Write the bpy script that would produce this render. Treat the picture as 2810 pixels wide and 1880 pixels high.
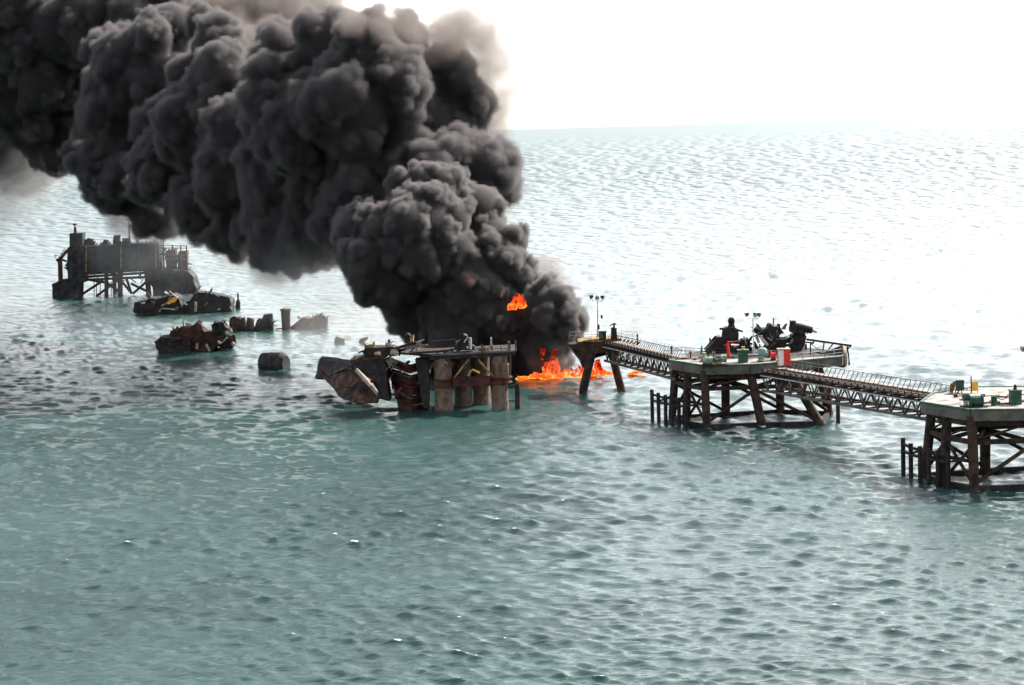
import bpy, bmesh, math, random
import numpy as np
from mathutils import Vector, Matrix, Euler, noise

for o in list(bpy.data.objects): bpy.data.objects.remove(o)
random.seed(11); rng = np.random.default_rng(7)
S = bpy.context.scene; C = S.collection

# ------------------------------------------------------------------ camera, sky, sun, exposure
FPX, CAM_H = 5854.0, 50.0                       # focal length in photo pixels (2810 wide), metres above the water
ROLL, PITCH = math.radians(1.68), math.atan(585/5854)
cd = bpy.data.cameras.new('camera'); cam = bpy.data.objects.new('camera', cd); C.objects.link(cam)
cd.sensor_width = 36; cd.lens = FPX/2810*36; cd.clip_start = 1; cd.clip_end = 400000
cam.matrix_world = Matrix.Translation((0, 0, CAM_H)) @ Matrix.Rotation(math.pi/2-PITCH, 4, 'X') @ Matrix.Rotation(-ROLL, 4, 'Z')
S.camera = cam
SUN_AZ, SUN_EL = math.radians(48), math.radians(40)   # azimuth clockwise from the view axis (+Y)
W = bpy.data.worlds.new('World'); S.world = W; W.use_nodes = True
wt = W.node_tree; bg = wt.nodes['Background']
sky = wt.nodes.new('ShaderNodeTexSky'); sky.sky_type = 'NISHITA'; sky.sun_disc = False
sky.sun_elevation = SUN_EL; sky.sun_rotation = SUN_AZ
sky.air_density = 1.0; sky.dust_density = 2.1; sky.ozone_density = 1.0
hsv = wt.nodes.new('ShaderNodeHueSaturation'); hsv.inputs['Saturation'].default_value = .30
wt.links.new(sky.outputs[0], hsv.inputs['Color']); wt.links.new(hsv.outputs[0], bg.inputs[0])
bg.inputs[1].default_value = .13
sl = bpy.data.lights.new('sun', 'SUN'); sl.energy = 4.4; sl.angle = math.radians(1.5); sl.color = (1, .94, .87)
sun = bpy.data.objects.new('sun', sl); C.objects.link(sun)
sun.rotation_euler = Vector((math.sin(SUN_AZ)*math.cos(SUN_EL), math.cos(SUN_AZ)*math.cos(SUN_EL), math.sin(SUN_EL))).to_track_quat('Z', 'Y').to_euler()
S.view_settings.view_transform = 'Standard'; S.view_settings.look = 'None'
S.view_settings.exposure = 1.88; S.view_settings.gamma = 1; S.view_settings.use_curve_mapping = False
cy = S.cycles
cy.use_denoising = True; cy.max_bounces = 6; cy.volume_bounces = 3; cy.transparent_max_bounces = 8
cy.volume_step_rate = 1.0; cy.volume_max_steps = 512
cy.use_adaptive_sampling = True; cy.adaptive_threshold = .015

# ------------------------------------------------------------------ helpers
def ray(px, py):
    x, y = (px-1405)/FPX, (940-py)/FPX
    c, s = math.cos(-ROLL), math.sin(-ROLL); x, y = c*x-s*y, s*x+c*y
    return Vector((x, math.cos(PITCH)+y*math.sin(PITCH), -math.sin(PITCH)+y*math.cos(PITCH)))
def on_z(px, py, z=0.):                         # a point of the photograph at a known height
    d = ray(px, py); return Vector((0, 0, CAM_H)) + d*((z-CAM_H)/d.z)
def at_y(px, py, Y):                            # ... at a known distance
    d = ray(px, py); return Vector((0, 0, CAM_H)) + d*(Y/d.y)
def crop(x0, y0, k, Y):
    return lambda u, v, dy=0: at_y(x0+u/k, y0+v/k, Y+dy)
def link(o): C.objects.link(o); return o
def thing(name, label, cat, loc=(0, 0, 0), group=None):
    o = link(bpy.data.objects.new(name, None)); o.location = loc; o.empty_display_size = .5
    o['label'] = label; o['category'] = cat
    if group: o['group'] = group
    return o

class M:
    def __init__(s): s.v, s.f = [], []
    def add(s, vs, fs):
        n = len(s.v); s.v += [Vector(v) for v in vs]; s.f += [tuple(i+n for i in f) for f in fs]; return s
    def tube(s, a, b, r0, r1=None, n=10):
        a, b = Vector(a), Vector(b); r1 = r0 if r1 is None else r1
        d = (b-a).normalized(); x = d.orthogonal().normalized(); y = d.cross(x)
        ring = lambda c, r: [c+x*r*math.cos(2*math.pi*i/n)+y*r*math.sin(2*math.pi*i/n) for i in range(n)]
        fs = [(i, (i+1) % n, n+(i+1) % n, n+i) for i in range(n)] + [tuple(range(n-1, -1, -1)), tuple(range(n, 2*n))]
        return s.add(ring(a, r0)+ring(b, r1), fs)
    def beam(s, a, b, w, h, up=(0, 0, 1)):
        a, b = Vector(a), Vector(b); d = (b-a).normalized(); up = Vector(up)
        if abs(d.dot(up)) > .98: up = Vector((0, 1, 0))
        x = d.cross(up).normalized()*w/2; y = x.cross(d).normalized()*h/2
        vs = [p+sx*x+sy*y for p in (a, b) for sx, sy in ((-1, -1), (1, -1), (1, 1), (-1, 1))]
        return s.add(vs, [(0, 1, 2, 3), (7, 6, 5, 4), (0, 4, 5, 1), (1, 5, 6, 2), (2, 6, 7, 3), (3, 7, 4, 0)])
    def box(s, c, size, rot=(0, 0, 0)):
        R = Euler(rot).to_matrix(); c = Vector(c)
        vs = [c+R@Vector((x*size[0]/2, y*size[1]/2, z*size[2]/2)) for z in (-1, 1) for x, y in ((-1, -1), (1, -1), (1, 1), (-1, 1))]
        return s.add(vs, [(3, 2, 1, 0), (4, 5, 6, 7), (0, 1, 5, 4), (1, 2, 6, 5), (2, 3, 7, 6), (3, 0, 4, 7)])
    def prism(s, poly, z0, z1):
        n = len(poly); vs = [(x, y, z0) for x, y in poly]+[(x, y, z1) for x, y in poly]
        return s.add(vs, [tuple(range(n-1, -1, -1)), tuple(range(n, 2*n))]+[(i, (i+1) % n, n+(i+1) % n, n+i) for i in range(n)])
    def lathe(s, c, prof, n=16, axis='Z', rot=None):
        c = Vector(c); R = rot or Matrix.Identity(3); vs = []
        for r, z in prof: vs += [c+R@Vector((r*math.cos(2*math.pi*i/n), r*math.sin(2*math.pi*i/n), z)) for i in range(n)]
        m = len(prof); fs = [(j*n+i, j*n+(i+1) % n, (j+1)*n+(i+1) % n, (j+1)*n+i) for j in range(m-1) for i in range(n)]
        return s.add(vs, fs+[tuple(range(n-1, -1, -1)), tuple(range((m-1)*n, m*n))])
    def slab(s, pts, depth, cuts=2, jag=.15, sc=.9, seed=0):      # a plate or block with a given outline (points in space), its own thickness, battered
        bm = bmesh.new(); d = Vector((0, depth, 0)); n = len(pts)
        a = [bm.verts.new(Vector(p)) for p in pts]; b = [bm.verts.new(Vector(p)+d) for p in pts]
        bm.faces.new(a); bm.faces.new(b[::-1])
        for i in range(n): bm.faces.new((a[(i+1) % n], a[i], b[i], b[(i+1) % n]))
        bmesh.ops.triangulate(bm, faces=bm.faces[:])
        if cuts: bmesh.ops.subdivide_edges(bm, edges=bm.edges[:], cuts=cuts, use_grid_fill=True)
        off = Vector((seed*7.3, seed*3.1, seed))
        for v in bm.verts: v.co += noise.noise_vector(v.co*sc+off)*jag + noise.noise_vector(v.co*sc*3+off)*jag*.5
        bmesh.ops.recalc_face_normals(bm, faces=bm.faces[:])
        bm.verts.index_update(); s.add([v.co.copy() for v in bm.verts], [tuple(v.index for v in f.verts) for f in bm.faces]); bm.free(); return s
    def lump(s, c, size, seed=0, jag=.3, rot=(0, 0, 0), cuts=4):      # a crushed block
        bm = bmesh.new(); bmesh.ops.create_cube(bm, size=1); bmesh.ops.subdivide_edges(bm, edges=bm.edges[:], cuts=cuts, use_grid_fill=True)
        R = Euler(rot).to_matrix(); off = Vector((seed*5.7, seed*1.9, seed*3.3)); c = Vector(c)
        for v in bm.verts:
            p = Vector((v.co.x*size[0], v.co.y*size[1], v.co.z*size[2]))
            v.co = c+R@(p+noise.noise_vector(p*.55+off)*jag*2+noise.noise_vector(p*1.6+off)*jag)
        bm.verts.index_update(); s.add([v.co.copy() for v in bm.verts], [tuple(v.index for v in f.verts) for f in bm.faces]); bm.free(); return s
    def build(s, name, mat, parent=None, smooth=False, label=None):
        me = bpy.data.meshes.new(name); off = parent_loc(parent)
        me.from_pydata([tuple(v-off) for v in s.v], [], s.f); me.materials.append(mat)
        if smooth:
            me.polygons.foreach_set('use_smooth', [True]*len(me.polygons)); me.set_sharp_from_angle(angle=math.radians(40))
        me.update(); o = link(bpy.data.objects.new(name, me))
        if parent: o.parent = parent
        else: pass
        if label: o['label'] = label
        return o
def parent_loc(p):
    v = Vector((0, 0, 0))
    while p is not None: v = v+p.location; p = p.parent
    return v
def tube(name, a, b, r, mat, parent, r1=None, n=10): return M().tube(a, b, r, r1, n).build(name, mat, parent, True)
def beam(name, a, b, w, h, mat, parent): return M().beam(a, b, w, h).build(name, mat, parent)
def box(name, c, size, mat, parent, rot=(0, 0, 0)): return M().box(c, size, rot).build(name, mat, parent)

# ------------------------------------------------------------------ materials
def mat(name, c1, c2, scale=.8, lo=.4, hi=.62, rough=.75, metal=0, stretch=(1, 1, 1), c3=None, bump=.03, spec=.12):
    m = bpy.data.materials.new(name); m.use_nodes = True; t = m.node_tree; N, L = t.nodes.new, t.links.new; b = t.nodes['Principled BSDF']
    tc = N('ShaderNodeTexCoord'); mp = N('ShaderNodeMapping'); mp.inputs['Scale'].default_value = stretch; L(tc.outputs['Object'], mp.inputs[0])
    n = N('ShaderNodeTexNoise'); n.inputs['Scale'].default_value = scale; n.inputs['Detail'].default_value = 6; n.inputs['Roughness'].default_value = .65; L(mp.outputs[0], n.inputs['Vector'])
    r = N('ShaderNodeValToRGB'); r.color_ramp.elements[0].position = lo; r.color_ramp.elements[1].position = hi
    r.color_ramp.elements[0].color = (*c1, 1); r.color_ramp.elements[1].color = (*c2, 1)
    if c3: e = r.color_ramp.elements.new(min(hi+.1, .95)); e.color = (*c3, 1)
    L(n.outputs[0], r.inputs[0]); L(r.outputs[0], b.inputs['Base Color'])
    b.inputs['Roughness'].default_value = rough; b.inputs['Metallic'].default_value = metal; b.inputs['Specular IOR Level'].default_value = spec
    if bump:
        n2 = N('ShaderNodeTexNoise'); n2.inputs['Scale'].default_value = scale*4; n2.inputs['Detail'].default_value = 4; L(mp.outputs[0], n2.inputs['Vector'])
        bp = N('ShaderNodeBump'); bp.inputs['Distance'].default_value = bump; L(n2.outputs[0], bp.inputs['Height']); L(bp.outputs[0], b.inputs['Normal'])
    return m
STEEL = mat('dark_weathered_steel', (.012, .009, .008), (.05, .029, .02), .7)
SOOT = mat('sooty_steel', (.008, .008, .009), (.028, .022, .02), .9, c3=(.07, .04, .025))
RUST = mat('rusted_steel', (.022, .011, .009), (.07, .028, .017), .6, c3=(.015, .01, .009))
RUSTY = mat('rust_orange_plate', (.016, .011, .010), (.15, .065, .025), .5, .48, .74)
REDRUST = mat('red_lead_plate', (.022, .009, .008), (.085, .026, .02), .5, .4, .7)
DECK = mat('sandy_deck_plate', (.045, .038, .032), (.22, .187, .167), .45, .34, .56, bump=.01)
GREENEDGE = mat('faded_green_edge', (.02, .05, .035), (.06, .12, .085), 1.2, .35, .6)
FASCIA = mat('grey_fascia_steel', (.04, .04, .034), (.10, .095, .078), .5, .35, .65)
PIPE = mat('pipe_grey_brown', (.05, .041, .036), (.12, .098, .085), .4, .35, .65)
GALV = mat('galvanised_steel', (.20, .20, .20), (.36, .35, .34), 1.5)
GREEN = mat('dark_green_paint', (.016, .04, .03), (.032, .078, .055), 1.2, rough=.5)
PALEGREEN = mat('pale_green_paint', (.08, .12, .08), (.24, .30, .20), 1.4, rough=.5)
TEAL = mat('teal_paint', (.08, .14, .13), (.22, .31, .28), 1.2, rough=.5)
RED = mat('red_paint', (.40, .02, .015), (.55, .04, .03), 1.0, .3, .7, rough=.5)
PINK = mat('faded_white_paint', (.50, .40, .38), (.66, .58, .55), 1.5, .3, .7, rough=.6)
YELLOW = mat('yellow_paint', (.40, .20, .03), (.60, .34, .05), 1.5, .3, .7, rough=.55)
YSTEEL = mat('yellow_stained_steel', (.06, .04, .02), (.30, .19, .07), 1.2, .4, .65)
WCOL = mat('stained_white_column', (.12, .105, .09), (.075, .036, .019), 1.1, .32, .62, stretch=(1, 1, .7), c3=(.025, .014, .01))
PALE = mat('scorched_pale_and_sunlit_steel', (.10, .075, .055), (.30, .24, .19), 1.0, .35, .6)
HULL = mat('dark_hull_plate', (.010, .010, .012), (.034, .030, .028), .6)
GREYSTEEL = mat('dark_grey_steel', (.012, .013, .014), (.035, .034, .031), .25)  # near-neutral dark grey, mottled by noise, for far platform and wreck parts
LENS = mat('lamp_black', (.02, .02, .02), (.04, .04, .04), 2)

# ------------------------------------------------------------------ sea
def sea():
    az = np.concatenate([np.linspace(-180, -17, 40)[:-1], np.linspace(-17, 17, 900), np.linspace(17, 180, 40)[1:]])*math.pi/180
    th = np.concatenate([[80, 60, 45, 35, 28, 22, 19], np.arange(17.5, 6, -.0205), np.arange(6, .25, -.027), [.2, .15, .1, .07, .045, .025, .013]])*math.pi/180
    r = CAM_H/np.tan(th)
    A, R = np.meshgrid(az, r); X = (R*np.sin(A)).astype(np.float32); Y = (R*np.cos(A)).astype(np.float32); Z = np.zeros_like(X)
    sp = np.maximum(np.abs(np.gradient(r))[:, None], R*np.abs(np.gradient(az))[None, :]).astype(np.float32)
    DX, DY, FO = np.zeros_like(X), np.zeros_like(X), np.zeros_like(X)
    # patchy groups of higher and lower waves
    G = 1+.6*np.sin(X/41+1.3*np.sin(Y/67))*np.sin(Y/53+1.1*np.sin(X/71))
    G2 = .8+.55*np.sin(X/17+1.7*np.sin(Y/29+.5))*np.sin(Y/23+1.4*np.sin(X/37))
    for i in range(150):
        lam = math.exp(rng.uniform(math.log(1.4), math.log(15)))
        ang = math.radians(-108+rng.normal(0, 24 if lam > 5 else 34)); kx, ky = math.cos(ang), math.sin(ang)
        k = 2*math.pi/lam; a = WAVE_A*lam*(2.6 if lam < 3 else 2.6*(3/lam)**1.35)
        w = np.clip((lam/sp-1.8)/1.6, 0, 1)*(G if lam > 3 else G2); ph = rng.uniform(0, 6.28)
        t = (k*(kx*X+ky*Y)+ph).astype(np.float32); s, c = np.sin(t), np.cos(t)
        Z += a*w*c; DX -= .8*a*w*kx*s; DY -= .8*a*w*ky*s; FO += k*a*w*c
    # short wind chop at the grain of the sheet: crests a few metres long, slanting with the wind
    nr, nc = X.shape
    def grain(sig, shear, rows):
        g = rng.normal(0, 1, (nr+2*rows, nc)).astype(np.float32); k_ = np.exp(-.5*(np.arange(-3*sig, 3*sig+1)/sig)**2); k_ /= k_.sum()
        f = np.fft.irfft(np.fft.rfft(g, axis=1)*np.fft.rfft(np.roll(np.pad(k_, (0, nc-len(k_))), -3*sig))[None, :], n=nc, axis=1)
        o_ = np.zeros((nr, nc), np.float32); tot = 0
        for j in range(-rows, rows+1):
            wj = math.cos(j/(rows+1)*math.pi/2)**2; o_ += wj*np.roll(f[rows+j:rows+j+nr], j*shear, axis=1); tot += wj
        o_ /= o_.std(); return o_
    dr_ = np.abs(np.gradient(r))[:, None]
    g1 = grain(2, 0, 0); g2 = grain(4, 2, 1)
    g1 = g1+.15*g1*g1; slope = np.interp(r, [0, 260, 340, 480, 900, 2000, 9000, 12000], [.24, .24, .26, .25, .15, .07, .035, 0])[:, None]
    amp = 1+.5*np.sin(X/61+1.9*np.sin(Y/83))*np.sin(Y/97+1.2*np.sin(X/45))
    gg = slope*amp*(g1*np.clip((r-380)/300, 0, 1)[:, None]+.6*g2); Z += (np.minimum(dr_, .7)*gg).astype(np.float32); GR = ((np.minimum(dr_, 60)-np.minimum(dr_, .7))*gg).astype(np.float32)
    P = np.stack([X+DX, Y+DY, Z], -1).reshape(-1, 3)
    nr, nc = X.shape; i = np.arange(nr-1)[:, None]*nc+np.arange(nc-1)[None, :]
    q = np.stack([i+nc, i+nc+1, i+1, i], -1).reshape(-1, 4)
    me = bpy.data.meshes.new('sea'); me.vertices.add(len(P)); me.vertices.foreach_set('co', P.ravel().astype(np.float32))
    me.loops.add(q.size); me.loops.foreach_set('vertex_index', q.ravel().astype(np.int32))
    me.polygons.add(len(q)); me.polygons.foreach_set('loop_start', np.arange(0, q.size, 4, dtype=np.int32)); me.polygons.foreach_set('use_smooth', np.ones(len(q), bool))
    for lx, ly in WASH:
        near_ = (np.abs(X-lx) < 6) & (np.abs(Y-ly) < 6); dd = np.hypot(X[near_]-lx, Y[near_]-ly+.4); FO[near_] += np.std(FO[:400])*(4.2*np.exp(-(dd/1.5)**2))
    at = me.attributes.new('crest', 'FLOAT', 'POINT'); at.data.foreach_set('value', (FO/np.std(FO[:400])).ravel().astype(np.float32))
    me.attributes.new('grain', 'FLOAT', 'POINT').data.foreach_set('value', GR.ravel())
    me.attributes.new('fine_chop', 'FLOAT', 'POINT').data.foreach_set('value', np.broadcast_to(np.interp(r, [200, 430, 800, 2000], [.06, .2, .6, 1])[:, None], X.shape).astype(np.float32).ravel())
    me.update(); o = link(bpy.data.objects.new('sea', me)); o['kind'] = 'structure'
    m = bpy.data.materials.new('sea_water'); m.use_nodes = True; t = m.node_tree; N, L = t.nodes.new, t.links.new; b = t.nodes['Principled BSDF']
    b.inputs['Roughness'].default_value = .09; b.inputs['IOR'].default_value = 1.33
    g = N('ShaderNodeNewGeometry')
    def nz(scale, det, stretch, rotz):
        mp = N('ShaderNodeMapping'); mp.inputs['Scale'].default_value = stretch; mp.inputs['Rotation'].default_value = (0, 0, rotz); L(g.outputs['Position'], mp.inputs[0])
        n = N('ShaderNodeTexNoise'); n.inputs['Scale'].default_value = scale; n.inputs['Detail'].default_value = det; n.inputs['Roughness'].default_value = .62; L(mp.outputs[0], n.inputs['Vector']); return n
    n1 = nz(.55, 6, (.55, 1.5, 1), math.radians(-16)); n2 = nz(2.2, 4, (.6, 1.5, 1), math.radians(14))
    ag = N('ShaderNodeAttribute'); ag.attribute_name = 'grain'; b0 = N('ShaderNodeBump'); b0.inputs['Distance'].default_value = 1; L(ag.outputs['Fac'], b0.inputs['Height'])
    b1 = N('ShaderNodeBump'); L(b0.outputs[0], b1.inputs['Normal']); b1.inputs['Distance'].default_value = BUMP1; L(n1.outputs[0], b1.inputs['Height'])
    b2 = N('ShaderNodeBump'); b2.inputs['Distance'].default_value = BUMP2; L(n2.outputs[0], b2.inputs['Height']); L(b1.outputs[0], b2.inputs['Normal']); L(b2.outputs[0], b.inputs['Normal'])
    # water colour: silty green in patches
    nc_ = nz(.02, 3, (1, 1, 1), 0); rc = N('ShaderNodeValToRGB'); rc.color_ramp.elements[0].position = .35; rc.color_ramp.elements[1].position = .65
    rc.color_ramp.elements[0].color = (*WATER1, 1); rc.color_ramp.elements[1].color = (*WATER2, 1); L(nc_.outputs[0], rc.inputs[0])
    # broken foam on the sharpest crests
    ac = N('ShaderNodeAttribute'); ac.attribute_name = 'crest'; nf = nz(2.2, 8, (.6, 1.2, 1), .3)
    ma = N('ShaderNodeMath'); ma.operation = 'MULTIPLY_ADD'; ma.inputs[1].default_value = 4.2; L(nf.outputs[0], ma.inputs[0]); L(ac.outputs['Fac'], ma.inputs[2])
    rf = N('ShaderNodeMapRange'); rf.inputs['From Min'].default_value = FOAM; rf.inputs['From Max'].default_value = FOAM+.6; L(ma.outputs[0], rf.inputs[0])
    mx = N('ShaderNodeMix'); mx.data_type = 'RGBA'; mx.inputs['B'].default_value = (.75, .75, .73, 1); L(rf.outputs[0], mx.inputs['Factor']); L(rc.outputs[0], mx.inputs['A']); L(mx.outputs['Result'], b.inputs['Base Color'])
    rr = N('ShaderNodeMapRange'); af = N('ShaderNodeAttribute'); af.attribute_name = 'fine_chop'; mc = N('ShaderNodeMath'); mc.operation = 'MULTIPLY_ADD'; mc.inputs[1].default_value = CHOP; mc.inputs[2].default_value = .09; L(af.outputs['Fac'], mc.inputs[0]); L(mc.outputs[0], rr.inputs['To Min']); rr.inputs['To Max'].default_value = .8; L(rf.outputs[0], rr.inputs[0]); L(rr.outputs[0], b.inputs['Roughness'])
    me.materials.append(m)
WAVE_A, BUMP1, BUMP2, FOAM = .0023, .26, .09, 5.8
CHOP = .34
WASH = [(OX+x, OY+y) for OX, OY in ((31.7, 348.5), (61.35, 282.2)) for x, y in ((0, 0), (9.2, .5), (18.8, 0), (4.6, 14.2), (14.2, 16), (-3, 5.5), (-4.8, 12), (22, 12))]+[(13.4, 401), (20.6, 400), (-12, 381), (-2, 382), (-30, 392), (-36, 400), (-24, 380)]
WATER1, WATER2 = (.0115, .029, .0265), (.020, .047, .0432)
sea()
# ------------------------------------------------------------------ two jacket platforms of the same design
def jacket_platform(label, o, zd, near):
    o = Vector((o[0], o[1], 0)); r = thing('jacket_platform', label, 'oil platform', o, 'steel jacket platforms on the pipe bridge')
    p = lambda x, y, z: o+Vector((x, y, z))
    deck = [(-5.2, 9.5), (-.4, .2), (7.2, -.9), (13.5, 1.5), (23.5, 7), (25, 14), (20, 21), (5, 24), (-2, 18)]
    dw = [(o.x+x, o.y+y) for x, y in deck]
    inset = [(o.x+10+(x-10)*.985, o.y+11+(y-11)*.985) for x, y in deck]
    M().prism(inset, zd-.25, zd).build('deck', DECK, r)
    n = len(deck)
    for i in range(n):
        a, b = Vector((*dw[i], 0)), Vector((*dw[(i+1) % n], 0)); d = (b-a).normalized()*.06
        beam('fascia', a+d+Vector((0, 0, zd-.85)), b-d+Vector((0, 0, zd-.85)), .22, 1.35, FASCIA, r)
        beam('kerb', a+d+Vector((0, 0, zd+.02)), b-d+Vector((0, 0, zd+.02)), .34, .22, GREENEDGE, r)
    legs = dict(A=((0, 0), (-.15, .7)), B=((9.2, .5), (7.3, .9)), C=((18.8, 0), (13.6, 2.2)), D=((4.6, 14.2), (4.6, 13.8)), E=((14.2, 16), (14, 15)), F=((-3, 5.5), (-2.4, 5.6)), G=((-4.8+.5*near, 12), (-4+.8*near, 12)), H=((22, 12), (20, 12)))
    def lp(k, z):
        (x0, y0), (x1, y1) = legs[k]; t = z/(zd-.9); return p(x0+(x1-x0)*t, y0+(y1-y0)*t, z)
    for k in legs: tube('leg', lp(k, -2.5), lp(k, zd-.9), .68 if k in 'AFG' else .74, STEEL, r, n=14)
    def hor(a, b, z, w=.5, h=.6, m=STEEL, z2=None): beam('horizontal_brace', lp(a, z), lp(b, z if z2 is None else z2), w, h, m, r)
    def dia(a, za, b, zb, rad=.28): tube('diagonal_brace', lp(a, za), lp(b, zb), rad, STEEL, r)
    ring = ['A', 'B', 'C', 'H', 'E', 'D', 'G', 'F']
    for i, a in enumerate(ring):
        b = ring[(i+1) % 8]
        hor(a, b, 6.5, .55, .65); hor(a, b, zd-2.0, .4, .7); hor(a, b, .25, .7, .8, SOOT)
        if (zd-2) > 7: dia(a, 6.7, b, zd-2.2, .16)
    dia('A', .9, 'B', 6.0); dia('D', 6.2, 'E', .7); dia('B', 6.2, 'C', .6); dia('C', 6, 'H', .6); dia('E', 6, 'H', .6)
    dia('F', 6.3, 'A', .6, .24); dia('F', .8, 'A', 6.1, .24); dia('G', .8, 'F', 6.2, .26); dia('D', .8, 'G', 6.2, .26)
    hor('F', 'A', 3.9, .4, .45); hor('G', 'F', 3.7, .4, .45)
    for a, b in (('A', 'D'), ('B', 'E'), ('C', 'E'), ('F', 'D'), ('B', 'D')): hor(a, b, zd-1.6, .35, .8); hor(a, b, 6.3, .4, .5)
    # fender piles along the berthing side and a pair on the far corner
    piles = [(-6.9, 14.2), (-6.5, 10.6), (-5.7, 8.1), (-4.8, 6.6), (-3.9, 4.9), (-2.9, 2.9)] if near else [(-8.2, 11.2), (-7.3, 8.6), (-6.3, 6.0), (-5.3, 4.6), (-4.3, 3.0), (-3.3, 1.2)]
    for i, (x, y) in enumerate(piles): tube('fender_pile', p(x, y, -2), p(x, y, 5.1-.06*i+(.2 if i == 0 else 0)), .33, SOOT, r)
    for z in (4.5, 3.5):
        for i in range(5): beam('fender_rail', p(*piles[i], z)+Vector((-.05, .1, 0)), p(*piles[i+1], z)+Vector((-.05, .1, 0)), .3, .34, SOOT, r)
    for i in (1, 3, 5): tube('fender_strut', p(*piles[i], 3.6), lp('G' if i == 1 else 'F' if i == 3 else 'A', 4.2), .16, SOOT, r)
    for x, y in ((21.9, 10.4), (21.9, 1.5)): tube('fender_pile', p(x, y, -2), p(x, y, 4.8), .36, RUST, r)
    beam('fender_rail', p(21.9, 10.4, 3.9), p(21.9, 1.5, 3.9), .3, .34, SOOT, r)
    # landing grating near the waterline
    M().prism([(o.x+x, o.y+y) for x, y in ((-2.5, 2), (-.6, 1), (-.4, 3.4), (-2.3, 5.2))], 1.1, 1.2).build('landing_grating', PALE, r)
    return r, p
ZM, ZN = 10.45, 10.95
OM, ON = (31.7, 348.5), (61.35, 282.2)
mid, pm = jacket_platform('rusty steel platform with burnt machinery and a red container on its pale deck', OM, ZM, False)
near, pn = jacket_platform('rusty steel platform cut by the picture edge with a yellow board on its deck', ON, ZN, True)

# ------------------------------------------------------------------ pipe bridges
def bridge(label, A, B, w, zb0, zb1, ht, n, hoop):
    A, B = Vector((*A, 0)), Vector((*B, 0)); L = (B-A).length; e = (B-A)/L; c = Vector((-e.y, e.x, 0))
    r = thing('pipe_bridge', label, 'bridge', (A.x, A.y, 0), 'pipe bridges between the platforms')
    def q(t, across, up): return A+e*(t*L)+c*across+Vector((0, 0, zb0+(zb1-zb0)*t+up))
    for s in (0, w):
        beam('bottom_chord', q(0, s, 0), q(1, s, 0), .34, .42, FASCIA if s == 0 else STEEL, r)
        beam('top_chord', q(0, s, ht), q(1, s, ht), .3, .36, STEEL, r)
    for i in range(n):
        t0, tm, t1 = i/n, (i+.5)/n, (i+1)/n
        for s in (0, w):
            for t in (t0, t1): beam('diagonal_brace', q(tm, s, .1), q(t, s, ht-.1), .16, .2, STEEL, r)
            if s == 0:
                for f in (.32, .68): beam('fan_brace', q(tm, s, .15), q(t0+(t1-t0)*f, s, ht-.1), .09, .1, FASCIA, r)
        beam('cross_beam', q(tm, 0, 0), q(tm, w, 0), .2, .24, STEEL, r)
        for t in (t0, tm): beam('cross_beam', q(t, -.25, ht+.22), q(t, w+.25, ht+.22), .16, .2, STEEL, r)
        beam('lattice_brace', q(t0, .1, ht), q(t1, w-.1, ht), .12, .12, STEEL, r); beam('lattice_brace', q(tm, .1, .05), q(tm+.5/n, w-.1, .05), .12, .12, STEEL, r)
        for t in (t0, tm): beam('pipe_support', q(t, 0, ht+.34), q(t, 0, ht+1.3), .12, .12, STEEL, r); beam('pipe_cradle', q(t, -.1, ht+.86), q(t, 2.0, ht+.86), .14, .16, STEEL, r)
    for k, (ac, rad, up) in enumerate(((.25, .20, .62), (.85, .26, .68), (1.5, .16, .6), (w-.5, .14, .6))):
        tube('pipe', q(-.01, ac, ht+up), q(1.01, ac, ht+up), rad, PIPE if k < 2 else FASCIA, r)
    M().beam(q(0, w-1.0, ht+.9), q(1, w-1.0, ht+.9), 1.5, .08).build('walkway', DECK, r)
    tube('side_pipe', q(0, -.3, ht-.1), q(1, -.3, ht-.1), .09, GALV, r)
    m = int(L/hoop)
    for i in range(m+1):
        t = i/m; beam('rail_stay', q(t, w-2.3, ht+.9), q(t, w-1.5, ht+2.3), .08, .07, STEEL, r)
    tube('handrail', q(0, w-1.5, ht+2.3), q(1, w-1.5, ht+2.3), .05, STEEL, r, n=6)
    for s, up in ((w, 2.3), (w, 1.8)): tube('handrail', q(0, s, ht+up), q(1, s, ht+up), .028, GALV, r, n=6)
    for i in range(0, m+1, 2): tube('handrail_post', q(i/m, w, ht+.3), q(i/m, w, ht+2.3), .03, GALV, r, n=6)
    return r, q
b2, q2 = bridge('long pipe bridge with fan braces between the two jacket platforms', (40.6, 345.5), (60.0, 297.5), 4.4, 6.45, 7.25, 2.5, 14, 1.3)
b1, q1 = bridge('shorter sooty pipe bridge sloping down beside the fire to the burnt platform', (17.4, 401), (27.4, 358.5), 2.8, 6.0, 7.1, 2.7, 11, 1.2)

# ------------------------------------------------------------------ leaning-leg tower at the outer end of the bridge
tw = thing('trestle_tower', 'two-legged leaning trestle with a railed top standing in front of the fire', 'platform', (14, 401, 0))
k4 = crop(1360, 780, 4.356, 401)
tube('leg', k4(1035, 1330), k4(1150, 830), .78, STEEL, tw, n=14); tube('leg', k4(1522, 1330), k4(1395, 850), .78, RUST, tw, n=14)
for u0, v0, u1, v1 in ((1035, 1330, 1150, 830), (1522, 1330, 1395, 850)): tube('leg', k4(u0-10, v0-18, 7), k4(u1, v1-14, 5), .7, STEEL, tw, n=14)
M().slab([k4(*a) for a in ((880, 730), (1050, 690), (1480, 690), (1480, 860), (1395, 870), (1290, 815), (1200, 830), (1130, 930), (1010, 900), (960, 800))], 5, 0, 0).build('head_girder', STEEL, tw)
M().slab([k4(*a) for a in ((985, 690), (1160, 655), (1500, 650), (1500, 685), (1060, 700))], 6, 0, 0).build('deck', YSTEEL, tw)
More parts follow.
